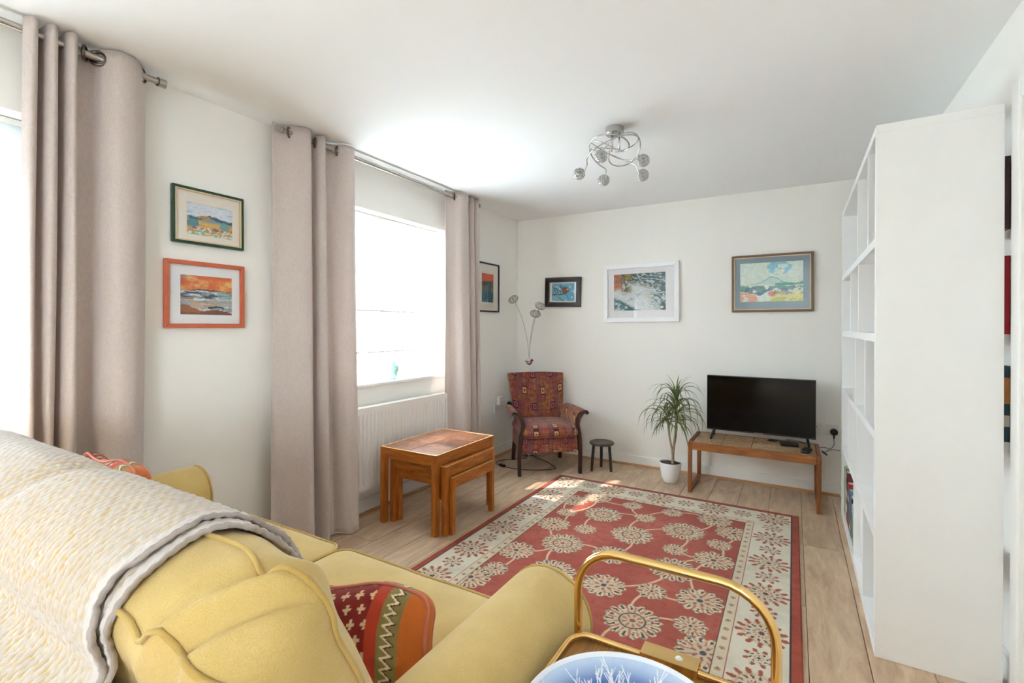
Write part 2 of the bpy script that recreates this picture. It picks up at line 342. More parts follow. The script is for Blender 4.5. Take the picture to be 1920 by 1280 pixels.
# ================================================================== THE ROOM
def wall_with_holes(axis, c0, c1, a0, a1, z1, holes):
    mb = MB()
    def bx(p, q, za, zb):
        if q-p < 1e-4 or zb-za < 1e-4: return
        if axis == 'x': mb.box(c0, c1, p, q, za, zb)
        else: mb.box(p, q, c0, c1, za, zb)
    cur = a0
    for (p, q, za, zb) in sorted(holes):
        bx(cur, p, 0, z1); bx(p, q, 0, za); bx(p, q, zb, z1); cur = q
    bx(cur, a1, 0, z1); return mb
floor = struct('floor', B(-0.01, RW+0.2, RD, 0, -0.08, -0.010), 'subfloor')
struct('ceiling', B(-0.3, RW+0.15, RD-0.25, 0.15, RH, RH+0.1), 'ceiling')
struct('wall_left', wall_with_holes('x', -0.28, 0.0, RD-0.25, 0.15, RH, WIN), 'wall')
struct('wall_back', B(0, RW, 0.0, 0.15, -0.08, RH), 'wall')
struct('wall_right', wall_with_holes('x', RW, RW+0.15, RD-0.25, 0.15, RH, [(-3.02, -2.16, 0.0, 2.06), FILL_WINDOW]).box(RW+0.1501, RW+0.2, -3.2, -2.0, -0.08, 2.2), 'wall')  # includes a hidden slab added behind the door to stop sky light leaking in
struct('wall_rear', wall_with_holes('y', RD-0.25, RD, 0.0, RW, RH, []), 'wall')
struct('ground_outside', B(-40, -0.281, -40, 30, -0.5, -0.35).box(-0.28, 40, -40, RD-0.251, -0.5, -0.35).box(RW+0.21, 40, RD-0.25, 30, -0.5, -0.35), plain('pale_paving', '#aab0b4', 0.9, var=0.15, scale=0.8))
# oak planks, laid towards the back wall
PW = 0.2005; plank_mesh = {}
def plank(x0, x1, y0, y1):
    key = (round(x1-x0, 3), round(y1-y0, 3))
    if key not in plank_mesh:
        w, l = key; g = 0.0010; b = 0.0016; mb = MB()
        a = [(-w/2+g, -l/2+g), (w/2-g, -l/2+g), (w/2-g, l/2-g), (-w/2+g, l/2-g)]; c = [(-w/2+g+b, -l/2+g+b), (w/2-g-b, -l/2+g+b), (w/2-g-b, l/2-g-b), (-w/2+g+b, l/2-g-b)]
        mb.addv([(p[0], p[1], -0.010) for p in a]+[(p[0], p[1], -0.0012) for p in a]+[(p[0], p[1], 0.0) for p in c],
                [(0, 1, 5, 4), (1, 2, 6, 5), (2, 3, 7, 6), (3, 0, 4, 7), (4, 5, 9, 8), (5, 6, 10, 9), (6, 7, 11, 10), (7, 4, 8, 11), (8, 9, 10, 11)])
        plank_mesh[key] = mb.mesh('plank'); plank_mesh[key].materials.append(M['floorwood'])
    o = obj('plank', plank_mesh[key], None, floor, loc=((x0+x1)/2, (y0+y1)/2, 0)); return o
edges = [0.0]+[2.785-PW*k for k in range(13, -1, -1) if 2.785-PW*k > 0.03]+[2.785+PW, RW]
for i in range(len(edges)-1):
    y = 0.0; first = [0.55, 1.10, 0.30, 0.85][i % 4]; ln = first
    while y > RD+0.001:
        y2 = max(RD, y-ln); plank(edges[i], edges[i+1], y2, y); y = y2; ln = 1.28
# skirting and oak beading
def skirt(name, mb, ax):
    struct(name, mb, 'gloss', bev=0.004)
struct('baseboard_left', B(0.0, 0.016, RD, 0, 0.0, 0.105), 'gloss', bev=0.004)
struct('baseboard_back', B(0.016, RW, -0.016, 0.0, 0.0, 0.090), 'gloss', bev=0.004)
sk = MB(); sk.box(RW-0.016, RW, -2.08, -0.016, 0, 0.12); sk.box(RW-0.016, RW, RD, -3.10, 0, 0.12); struct('baseboard_right', sk, 'gloss', bev=0.004)
def bead(name, a, b, mat, ax):
    q = [(0, 0), (0.017, 0), (0.0155, 0.007), (0.011, 0.0125), (0.0055, 0.016), (0, 0.017)]
    mb = MB()
    if ax == 'y': mb.prism([(0.016+p, z) for p, z in q], a, b, 'xz')
    else: mb.prism([(-0.016-p, z) for p, z in q], a, b, 'yz')
    struct(name, mb, mat)
bead('trim_1', RD, -0.016, 'beading', 'y'); bead('trim_2', 0.016, 2.84, 'beading_x', 'x')
# door on the right, its architrave just beside the bookcase
dr = thing('door_1', None, None); dr['kind'] = 'structure'
obj('door_leaf', B(RW+0.04, RW+0.085, -3.0, -2.18, 0.005, 2.045), 'gloss', dr, bev=0.003)
for a, b in ((-2.165, -2.095), (-3.085, -3.015)): obj('architrave', B(RW-0.02, RW+0.0, a, b, 0, 2.125), 'gloss', dr, bev=0.006)
obj('architrave', B(RW-0.02, RW, -3.0149, -2.1651, 2.055, 2.125), 'gloss', dr, bev=0.006)
obj('door_frame', MB().box(RW+0.001, RW+0.14, -2.1801, -2.1605, 0, 2.059).box(RW+0.001, RW+0.14, -3.0195, -3.0001, 0, 2.059).box(RW+0.001, RW+0.14, -3.0, -2.1802, 2.0455, 2.059), 'gloss', dr)
# windows
def window(n, y0, y1, z0, z1, transom):
    w = thing('window_%d' % n, None, None, (-0.2, (y0+y1)/2, z0)); w['kind'] = 'structure'; hw = (y1-y0)/2; h = z1-z0; t = 0.055
    fr = MB(); fr.box(-0.035, 0.035, -hw, hw, 0, t); fr.box(-0.035, 0.035, -hw, hw, h-t, h); fr.box(-0.035, 0.035, -hw, -hw+t, t, h-t); fr.box(-0.035, 0.035, hw-t, hw, t, h-t)
    obj('window_frame', fr, 'upvc', w, bev=0.004)
    obj('mullion', B(-0.035, 0.035, -0.04, 0.04, t, h-t), 'upvc', w, bev=0.004)
    for s in (-1, 1):
        a, b = sorted((s*0.04, s*(hw-t))); zs = [(t, transom-0.03), (transom+0.03, h-t)] if transom else [(t, h-t)]
        if transom: obj('transom', B(-0.035, 0.035, a, b, transom-0.03, transom+0.03), 'upvc', w, bev=0.004)
        for za, zb in zs:
            q = 0.045; sh = MB(); sh.box(-0.025, 0.03, a, b, za, za+q); sh.box(-0.025, 0.03, a, b, zb-q, zb); sh.box(-0.025, 0.03, a, a+q, za+q, zb-q); sh.box(-0.025, 0.03, b-q, b, za+q, zb-q)
            s_ = obj('sash', sh, 'upvc', w, bev=0.004)
            obj('pane', B(-0.004, 0.004, a+q, b-q, za+q, zb-q), 'glass', s_)
    return w
for k, (y0, y1, z0, z1) in enumerate(WIN): window(k+1, y0, y1, z0, z1, 0.85 if k < 2 else 0)
for k, (y0, y1, z0, z1) in enumerate(WIN[:2]):
    mb = MB().prism([(-0.165, y0+0.001), (-0.165, y1-0.001), (0.0005, y1-0.001), (0.0005, y1+0.075), (0.028, y1+0.075), (0.028, y0-0.07), (0.0005, y0-0.07), (0.0005, y0+0.001)], z0+0.0008, z0+0.022, 'xy')
    tag(obj('window_sill', mb, 'gloss', None, bev=0.004), kind='structure')
pw = thing('window_3', None, None, (RW+0.09, (FILL_WINDOW[0]+FILL_WINDOW[1])/2, FILL_WINDOW[2])); pw['kind'] = 'structure'  # added window, out of view, brightens the left wall
hw, h = (FILL_WINDOW[1]-FILL_WINDOW[0])/2, FILL_WINDOW[3]-FILL_WINDOW[2]
fr = MB(); t = 0.06; fr.box(-0.03, 0.03, -hw, hw, 0, t); fr.box(-0.03, 0.03, -hw, hw, h-t, h)
for yy in (-hw, -t/2, hw-t): fr.box(-0.03, 0.03, yy, yy+t, t, h-t)
obj('window_frame', fr, 'upvc', pw)
for a, b in ((-hw+t, -t/2), (t/2, hw-t)): obj('pane', B(-0.004, 0.004, a, b, t, h-t), 'glass', pw)

# ------------------------------------------------------------------ blinds
def blind(y0, y1, z0, z1, label, cloth='sheer'):
    r = thing('sheer_blind', label, 'blind', (-0.112, (y0+y1)/2, z1), 0, 'sheer window blinds'); hw = (y1-y0)/2-0.012; H = z1-z0-0.067
    obj('headrail', B(-0.02, 0.018, -hw, hw, -0.035, -0.002), 'whiteplastic', r, bev=0.003)
    yy = np.linspace(-hw, hw, 60); zz = np.linspace(-0.03, -H, 60); Y, Z = np.meshgrid(yy, zz)
    X = 0.022+0.0025*np.sin(Y*9+Z*2)*(-Z/H); obj('voile', gridmesh('voile', np.stack([X, Y, Z], -1)), cloth, r)
    Z2 = np.meshgrid(yy, np.linspace(-0.03, -0.325, 14))[1]; Y2 = np.meshgrid(yy, np.linspace(0, 1, 14))[0]
    obj('dimming_layer', gridmesh('dimming_layer', np.stack([0.030+0*Y2, Y2, Z2], -1)), cloth, r)  # added second sheer layer that greys the top of the window
    for q in (0.60, 0.86): obj('batten', B(0.0235, 0.0285, -hw, hw, -H*q-0.006, -H*q+0.006), 'whiteplastic', r)
    obj('hem_bar', B(0.016, 0.030, -hw, hw, -H-0.012, -H+0.012), 'whiteplastic', r, bev=0.003)
    return r
blind(WIN[0][0], WIN[0][1], WIN[0][2], WIN[0][3], 'white sheer blind in the window above the radiator')
blind(WIN[1][0], WIN[1][1], WIN[1][2], WIN[1][3], 'white sheer blind in the leftmost window beside the yellow sofa', 'sheer_dimmed')

# ------------------------------------------------------------------ curtains
RX, RZ = 0.115, 2.352
def curtain(label, top, zb, rings, flare, tuck=0.018, n=220):
    y0 = sum(p[0] for p in top)/len(top)
    r = thing('curtain', label, 'curtain', (RX, y0, 0), 0, 'taupe eyelet curtains')
    tp = spline(top, n); zt = RZ+0.040; nz = 60
    P = np.zeros((nz, n, 3)); zs = np.linspace(zt, zb, nz)
    s = np.linspace(0, 1, n)
    for i, z in enumerate(zs):
        k = (zt-z)/(zt-zb)
        a = 1.0+0.35*sst(0.05, 0.9, np.array(k)); yy = tp[:, 0]; xx = tp[:, 1]
        sway = 0.010*np.sin(s*23+k*2.5)*k+0.008*np.sin(s*57-k*4)*k**2
        P[i, :, 0] = (xx-RX)*a+sway+tuck*k
        P[i, :, 1] = (yy-y0)*(1+flare*k)+0.008*np.sin(s*31+k*5)*k
        P[i, :, 2] = z+(0.006*np.sin(s*40) if i == nz-1 else 0)
    o = obj('fabric', gridmesh('fabric', P), 'curtain', r); md = o.modifiers.new('cloth_thickness', 'SOLIDIFY'); md.thickness = 0.003; md.offset = 0
    hem = MB().tube([P[-1, j]+np.array([0, 0, 0.004]) for j in range(0, n, 2)], 0.0035, 6); obj('hem', hem, 'curtain', o, sm=True)
    for (yr, ang) in rings:
        ax = (math.sin(ang), math.cos(ang), 0); obj('eyelet', MB().torus((0, yr-y0, RZ), 0.026, 0.006, ax, 22, 8), 'grommet', r, sm=True)
    return r
curtain('taupe eyelet curtain at far left beside the two stacked pictures',
        [(-3.425, .085), (-3.445, .115), (-3.49, .160), (-3.545, .165), (-3.585, .125), (-3.605, .080), (-3.650, .070), (-3.665, .105), (-3.673, .150), (-3.688, .168), (-3.702, .145), (-3.706, .090), (-3.714, .075), (-3.723, .100),
         (-3.730, .150), (-3.745, .168), (-3.758, .145), (-3.762, .090), (-3.770, .075), (-3.778, .100), (-3.785, .150), (-3.802, .165), (-3.820, .135)], 0.02, [(-3.448, 0.9), (-3.598, -0.9), (-3.64, 0.5)], 0.06, -0.03)
curtain('wide taupe eyelet curtain on the near side of the radiator window',
        [(-2.83, .080), (-2.79, .088), (-2.75, .115), (-2.70, .155), (-2.66, .166), (-2.635, .140), (-2.630, .090), (-2.612, .072), (-2.590, .095), (-2.578, .140), (-2.555, .158), (-2.535, .135), (-2.528, .090), (-2.50, .070), (-2.455, .082), (-2.43, .115), (-2.40, .150), (-2.36, .166), (-2.318, .140)],
        0.012, [(-2.752, 0.9), (-2.588, 0.6), (-2.432, 0.8)], 0.05, 0.035)
curtain('narrow taupe eyelet curtain between radiator window and navy framed picture',
        [(-1.335, .085), (-1.30, .09), (-1.25, .115), (-1.20, .155), (-1.13, .165), (-1.095, .135), (-1.085, .085), (-1.068, .075), (-1.052, .12), (-1.035, .158), (-1.018, .13), (-1.008, .08), (-.995, .08), (-.982, .125), (-.962, .158), (-.94, .13), (-.922, .085)],
        0.02, [(-1.252, 0.9), (-.935, -.8)], 0.03)
def rod(y0, y1, label):
    r = thing('curtain_rod', label, 'curtain rod', (RX, y0, RZ)); L = y1-y0
    obj('pole', MB().tube([(0, 0, 0), (0, L, 0)], 0.0135, 16), 'steel', r, sm=40)
    for yy in (0.0, L):
        s = 1 if yy else -1
        f = obj('finial', MB().tube([(0, yy-s*0.002, 0), (0, yy+s*0.026, 0)], 0.0185, 18), 'steel', r, sm=40)
        obj('finial_ring', MB().torus((0, yy-s*0.004, 0), 0.0165, 0.003, (0, 1, 0)), 'grommet', f, sm=True)
    for yy in (0.075, L-0.075):
        b = MB().tube([(-0.005, yy, -0.012), (-RX+0.004, yy, -0.012)], 0.007, 10); b.tube([(-RX, yy, -0.012), (-RX+0.008, yy, -0.012)], 0.024, 18); obj('bracket', b, 'steel', r, sm=40)
rod(-2.80, -0.915, 'brushed steel curtain rod over the radiator window'); rod(-5.25, -3.385, 'brushed steel curtain rod at top left with round end cap')

# ------------------------------------------------------------------ radiator
rd = thing('radiator', 'white ribbed panel radiator under the window behind the nest tables', 'radiator', (0.034, -1.845, 0.19))
y0, y1, z0, z1 = -0.60, 0.60, 0.0, 0.545
yy = np.linspace(y0, y1, 661); zz = np.array([0, .012, .03, .045, .06, .10, .25, .40, .485, .50, .515, .533, .545])
Y, Z = np.meshgrid(yy, zz); ph = np.cos((Y-y0)*2*math.pi/0.0333); rib = sst(-0.92, -0.25, ph)
env = sst(.03, .06, Z)*(1-sst(.485, .515, Z)); Xr = 0.046+0.017*(1-env)+0.017*env*rib
obj('panel', gridmesh('panel', np.stack([Xr, Y, Z], -1)), 'radiator', rd)
obj('rear_panel', B(0.008, 0.02, y0, y1, z0, z1), 'radiator', rd)
for e in (y0, y1): obj('side_panel', B(0.004, 0.064, e-0.004, e+0.004, z0, z1), 'radiator', rd, bev=0.002)
gr = MB(); gr.box(0.004, 0.062, y0, y1, z1-0.002, z1+0.004)
obj('top_grille', gr, 'radiator', rd, bev=0.001)
for a in (-0.5, 0.5): obj('wall_bracket', B(-0.03, 0.01, a-0.02, a+0.02, 0.08, 0.46), 'steel', rd)
for a in (y0+0.03,): obj('valve', MB().tube([(0.03, a, 0.04), (0.03, a, -0.06), (0.03, a, -0.188)], 0.008, 10), 'chrome', rd, sm=True)

# ------------------------------------------------------------------ bookcase
bx0, bdep, bw, bh = 2.806, 0.362, 1.66, 2.07
BC = thing('bookcase', 'tall white open bookcase standing along the right wall', 'bookcase', (bx0, -2.083, 0), R(-0.45))
T = 0.032
def shelf_row_z(): return [0.0, .447, .838, 1.222, 1.597]
obj('side_panel', B(0, bdep, 0, T, T+0.008, bh-T), 'shelfwhite', BC, bev=0.0015)
obj('side_panel', B(0, bdep, bw-T, bw, T+0.008, bh-T), 'shelfwhite', BC, bev=0.0015)
obj('top_board', B(0, bdep, 0, bw, bh-T, bh), 'shelfwhite', BC, bev=0.0015)
obj('bottom_board', B(0, bdep, 0, bw, 0, T+0.008), 'shelfwhite', BC, bev=0.0015)
ZS = [0.0, .450, .841, 1.225, 1.600]
for z in ZS[1:]: obj('shelf', B(0, bdep, T, bw-T, z, z+0.034), 'shelfwhite', BC, bev=0.0015)
DIV = [[.425, .86], [.72, 1.20], [.365, .785], [.655, 1.08], [.275, .69]]       # bottom row first, distance from the near end
tops = [.450, .841, 1.225, 1.600, bh-T]
for row, ds in enumerate(DIV):
    za = (ZS[row]+0.034) if row else T+0.008; zb = tops[row]
    for d in ds:
        o = obj('divider', B(0.002, bdep-0.002, d-0.009, d+0.009, za, zb), 'shelfwhite', BC, bev=0.001)
        obj('fixing_cap', MB().lathe([(0.0, 0), (0.016, 0), (0.0155, 0.0015), (0.0, 0.0016)], 18).mesh('cap'), 'whiteplastic', o).matrix_local = Matrix.Translation((bdep*0.55, d-0.0105, zb-0.045)) @ Matrix.Rotation(R(90), 4, 'X')
# box with a hand hole, bottom row
fb = thing('storage_box', 'white magazine file with a finger slot on the bottom shelf of the bookcase', 'box', (bx0+0.0, -2.083, 0), R(-0.45))
mb = MB(); a, b, za, zb = .455, .845, .042, .40
mb.box(0.03, 0.036, a, b, za, zb); mb.box(0.30, 0.306, a, b, za, zb); mb.box(0.036, 0.30, a, a+0.006, za, zb); mb.box(0.036, 0.30, b-0.006, b, za, zb); mb.box(0.036, 0.30, a, b, za, za+0.006)
obj('box_walls', mb, 'shelfwhite', fb)
slot = [(0.55+0.045*math.cos(t), 0.255+(0.075 if math.sin(t) > 0 else -0.075)+0.04*math.sin(t)) for t in [2*math.pi*i/24 for i in range(24)]]
obj('finger_slot', MB().prism(slot, 0.0285, 0.0305, 'yz'), plain('tan_card', '#b98f68', 0.8), fb)
# books
def book(name, label, cx, cy_, cz, th, dep, hgt, cover, pages='#e9e2d2', ang=0.0, spine='-x', rz=R(-0.45), group='books in the bookcase', bands=()):
    r = thing(name, label, 'book', (cx, cy_, cz), rz, group); c = plain('cover_'+cover, '#'+cover, 0.45, var=0.08)
    mb = MB(); t = 0.002
    mb.box(0, dep, -th/2, -th/2+t, 0, hgt); mb.box(0, dep, th/2-t, th/2, 0, hgt); mb.box(0, t, -th/2, th/2, 0, hgt)
    obj('cover', mb, c, r); obj('pages', B(t, dep-0.004, -th/2+t, th/2-t, 0.003, hgt-0.003), 'paper', r)
    for (h0, h1, col) in bands: obj('spine_label', B(-0.0006, 0.0, -th/2+0.0008, th/2-0.0008, h0*hgt, h1*hgt), plain('band_'+col, '#'+col, 0.5), r)
M['paper'] = plain('book_pages', '#e6dfcf', 0.9, var=0.06, scale=200)
def bpos(d): return (bx0+0.012+d*math.sin(R(0.45)), -2.083+d*math.cos(R(0.45)))
specs = [('5d8a57', .030, .30, 'green spined book nearest the back wall on the bottom shelf', [(.1, .9, 'a9c4a0')]), ('8fae7c', .024, .32, 'pale green book on the bottom shelf beside a green one', []), ('d7d3c8', .020, .30, 'thin cream book among green and patterned spines on the bottom shelf', []),
         ('7a3b46', .032, .315, 'book with a mottled plum spine on the bottom shelf', [(.2, .35, 'e5dccb'), (.5, .62, 'e5dccb'), (.75, .85, '2c2a2a')]), ('262a2e', .022, .26, 'slim black book on the bottom shelf before the red one', []), ('c23a34', .026, .275, 'bright red book on the bottom shelf', [(.6, .7, 'f0e2d0')]),
         ('2d4c6b', .026, .25, 'dark blue book on the bottom shelf beside the red one', []), ('4c97b8', .024, .265, 'sky blue book on the bottom shelf', [(.1, .2, 'e7e2c6')]),
         ('3a4f63', .040, .245, 'thick slate blue book on the bottom shelf', [(.35, .38, 'c9b37b')]), ('e4e1d2', .022, .22, 'short cream book on the bottom shelf beside a slate blue one', [(.15, .8, '8fa14b')]), ('2b87a8', .018, .215, 'slim teal book nearest the white file on the bottom shelf', [(.1, .3, '41502f')])]
d = bw-T-0.012
for c, th, hg, lb, bands in specs:
    th *= 2.2
    d -= th/2+0.001; x, y = bpos(d); book('book', lb, x, y, T+0.0085, th, 0.20, hg, c, bands=bands); d -= th/2
# books whose ends stick out behind the bookcase
for c, d, row, th, hg, lb, bands in [('b3202a', .064, 3, .05, .28, 'red book end showing behind the bookcase near its middle', []), ('2f4f5f', .067, 2, .056, .27, 'teal picture book end showing behind the bookcase with an orange print', [(.5, .85, 'c9814a'), (.2, .35, 'd8d2c8')]),
                                     ('4a2f35', .058, 4, .04, .26, 'dark maroon book end showing behind the bookcase near the top', [])]:
    z = ZS[row]+0.0345; x = bx0+bdep-0.185; y = -2.083+d
    r = thing('book', lb, 'book', (bx0+bdep+0.0265, y, z), R(180-0.45), 'books behind the bookcase')
    cm = plain('cover_'+c, '#'+c, 0.45, var=0.08); mb = MB(); t = 0.002; dep = 0.19
    mb.box(0, dep, -th/2, -th/2+t, 0, hg); mb.box(0, dep, th/2-t, th/2, 0, hg); mb.box(0, t, -th/2, th/2, 0, hg); obj('cover', mb, cm, r)
    obj('pages', B(t, dep-0.004, -th/2+t, th/2-t, 0.003, hg-0.003), 'paper', r)
    for (h0, h1, col) in bands: obj('cover_print', B(0.02*0, dep*0.6, th/2, th/2+0.0006, h0*hg, h1*hg), plain('print_'+col, '#'+col, 0.5), r)

# ================================================================== RUG
FIELD = [(1.278,-1.010,1),(1.141,-1.154,1),(1.195,-1.390,0),(1.422,-1.296,2),(1.548,-1.034,0),(1.685,-1.212,0),(1.820,-1.022,0),(2.087,-1.007,1),(1.202,-1.606,1),(1.406,-1.580,0),(1.681,-1.511,2),(1.943,-1.294,2),(2.217,-1.171,1),(2.161,-1.380,0),(1.365,-1.833,2),(1.951,-1.574,0),(1.174,-2.049,1),(1.657,-1.823,1),(2.159,-1.598,1),(1.182,-2.284,0),(1.729,-2.146,1),(1.991,-1.811,2),(1.947,-2.081,0),(2.159,-2.047,1),(1.121,-2.418,1),(1.933,-2.357,2),(2.156,-2.266,0),(2.230,-2.420,1),
         (1.45,-2.16,2),(1.50,-2.45,1),(1.30,-2.68,2),(1.60,-2.75,0),(1.88,-2.66,1),(2.12,-2.66,2)]
VINES = [(0,4),(3,5),(4,5),(5,6),(5,10),(6,7),(11,7),(10,11),(7,12),(12,13),(3,9),(2,8),(8,14),(14,17),(17,10),(11,15),(15,18),(13,18),(18,23),(23,22),(22,25),(25,26),(26,27),(21,18),(20,21),(16,19),(19,24),(14,16),(14,28),(28,20),(28,29),(0,2),(1,2),(29,30),(25,32),(27,33)]
RX0, RX1, RY0, RY1 = 0.800, 2.566, -3.02, -0.645
def make_rug():
    st = 0.0036; xs = np.linspace(RX0, RX1, int((RX1-RX0)/st)); ys = np.linspace(RY0, RY1, int((RY1-RY0)/st)); X, Y = np.meshgrid(xs, ys)
    wx = X+0.004*(fbm(X*60, Y*60, 3)-0.5); wy = Y+0.004*(fbm(X*60, Y*60, 9)-0.5)
    e = np.minimum(np.minimum(X-RX0, RX1-X), np.minimum(Y-RY0, RY1-Y)); fieldm = e > 0.303
    C = np.zeros(X.shape+(3,))+rgb('#98483a')
    big = fbm(X*4, Y*4, 21); fine = fbm(X*45, Y*45, 31)
    C = lay(C, (big-0.42)*1.6, '#b06150'); C = lay(C, (0.48-fine)*1.2, '#7f2f24')
    def vine(a, b, k):
        (x0, y0, _), (x1, y1, _) = FIELD[a], FIELD[b]; mx, my = (x0+x1)/2, (y0+y1)/2; dx, dy = x1-x0, y1-y0; s = 0.32*(1 if k % 2 else -1); c = (mx-dy*s, my+dx*s)
        t = np.linspace(0, 1, 90); px = (1-t)**2*x0+2*t*(1-t)*c[0]+t*t*x1; py = (1-t)**2*y0+2*t*(1-t)*c[1]+t*t*y1
        sel = (X > px.min()-.02) & (X < px.max()+.02) & (Y > py.min()-.02) & (Y < py.max()+.02) & fieldm
        if not sel.any(): return
        xx, yy = wx[sel], wy[sel]; dmin = np.min(np.hypot(xx[:, None]-px, yy[:, None]-py), 1)
        # distance to polyline segments approximated by dense samples
        C[sel] = lay(C[sel], 1-sst(0.0035, 0.0085, dmin), '#cbb08d')
    for k, (a, b) in enumerate(VINES): vine(a, b, k)
    def flower(cx, cy, r, kind, border=False):
        sel = (np.abs(X-cx) < r*1.25) & (np.abs(Y-cy) < r*1.25)
        if not border: sel &= fieldm
        else: sel &= (e > 0.045) & (e < 0.248)
        if not sel.any(): return
        xx, yy = wx[sel]-cx, wy[sel]-cy; rr = np.hypot(xx, yy)/r; th = np.arctan2(yy, xx)+hash((round(cx*100), round(cy*100))) % 7
        c = C[sel]; n = {0: 9, 1: 12, 2: 16}[kind]
        out = 0.84+0.16*np.abs(np.cos(th*n/2)); m = rr < out
        if border:
            n = 8 if kind == 0 else 13; c = lay(c, (rr < 0.9+0.1*np.cos(th*n))*(0.35 if kind else 0.2), '#b79472')
            for ring, (a, b, col) in enumerate([(0.70, 1.05, '#94432f'), (0.45, 0.68, '#43302f'), (0.22, 0.40, '#8f4a35'), (0.0, 0.14, '#4d2d2a')]):
                mm = (rr > a) & (rr < b*(0.9+0.1*np.cos(th*n))) & ((np.cos(th*n+ring*1.7)+1.6*(fbm(xx*110+cy*30, yy*110+ring, 23, 2)-0.5) > 0.2) | (b < 0.2)); c = lay(c, mm*0.9, col)
            mm = (rr > 0.62) & (rr < 0.70) & (np.cos(th*n/2) > -0.3); c = lay(c, mm*0.55*(kind > 0), '#b98a68')
        else:
            c = lay(c, m*0.96, '#cbbd9e'); c = lay(c, (m & (rr < 0.58))*0.5, '#b09c80')
            pt = np.cos(th*n); nz = fbm(xx*130+cx*50, yy*130, 17, 2); nz2 = fbm(xx*90+7, yy*90+cy*40, 19, 2); c = lay(c, (m & (rr > 0.62) & (rr < 0.90) & (pt+1.6*(nz-0.5) > 0.62))*0.85, '#3b2f36')
            c = lay(c, (m & (rr > 0.45) & (rr < 0.82) & (-pt+1.6*(nz2-0.5) > 0.6))*0.75, '#ab5f50')
            c = lay(c, (m & (rr > out-0.075) & (nz > 0.44))*0.6, '#5d4a45')
            if kind == 2:
                c = lay(c, ((rr > 0.40) & (rr < 0.46))*0.85, '#3b3a40'); c = lay(c, ((rr > 0.18) & (rr < 0.36) & (np.cos(th*9) > 0.2))*0.8, '#a85847'); c = lay(c, (rr < 0.10)*0.8, '#7d3f3a')
            else:
                c = lay(c, ((rr > 0.22) & (rr < 0.44) & (np.cos(th*7+1) > 0.25))*0.8, '#8f4a44'); c = lay(c, (rr < 0.13)*0.85, '#39343c')
        C[sel] = c
    for x, y, k in FIELD: flower(x, y, (0.072, 0.108, 0.128)[k], k)
    # guard stripe, ivory border, selvedge
    inb = (e > 0.043) & (e <= 0.303)
    iv = np.zeros(X.shape+(3,))+rgb('#cfc6b2'); iv = lay(iv, (fbm(X*7, Y*7, 41)-0.45)*1.8, '#b3ab9a'); iv = lay(iv, (fbm(X*70, Y*70, 43)-0.55)*1.2, '#e0d9c9')
    C[inb] = iv[inb]
    g = (e > 0.254) & (e <= 0.298); C[g] = lay(C[g], np.full(g.sum(), 0.45), '#c2ab87')
    along = np.where(np.minimum(X-RX0, RX1-X) < np.minimum(Y-RY0, RY1-Y), Y, X); ph = (along/0.068) % 1.0; q = np.hypot((ph-0.5)*0.068, e-0.276)
    C[:] = lay(C, (g & (q < 0.011) & (q > 0.006))*0.8, '#8e5a4a'); C[:] = lay(C, (g & (q < 0.004))*0.9, '#6a3a35')
    C[:] = lay(C, ((e > 0.250) & (e <= 0.255))*0.9, '#8d2f35'); C[:] = lay(C, ((e > 0.297) & (e <= 0.303))*0.95, '#26232f'); C[:] = lay(C, ((e > 0.038) & (e <= 0.044))*0.95, '#2b2833')
    cxl, cxr, cyt, cyb = RX0+0.146, RX1-0.146, RY1-0.146, RY0+0.146
    yy = cyt; i = 0
    while yy > cyb-0.05:
        for xx in (cxl, cxr): flower(xx, yy, 0.098 if i % 2 == 0 else 0.055, 1 if i % 2 == 0 else 0, True)
        yy -= 0.172; i += 1
    nseg = 8
    for i in range(1, nseg):
        xx = cxl+(cxr-cxl)*i/nseg
        for yv in (cyt, cyb): flower(xx, yv, 0.098 if i % 2 == 0 else 0.055, 1 if i % 2 == 0 else 0, True)
    sv = e <= 0.038; C[sv] = lay(np.zeros((sv.sum(), 3))+rgb('#9c4430'), (fbm(X*30, Y*30, 5)[sv]-0.4)*1.5, '#7c2f24')
    Z = 0.0085+0.0012*(fbm(X*25, Y*25, 77)-0.5)-0.006*(e < 0.003)
    P = np.stack([X-RX0, Y-RY0, Z], -1)
    r = thing('rug', 'red floral oriental rug with an ivory flowered border on the oak floor', 'rug', (RX0, RY0, 0))
    obj('pile', gridmesh('pile', P, C), 'rugpile', r)
    obj('backing', B(0.001, RX1-RX0-0.001, 0.001, RY1-RY0-0.001, 0.0003, 0.006), plain('rug_backing', '#6d3527', 0.95), r)
make_rug()

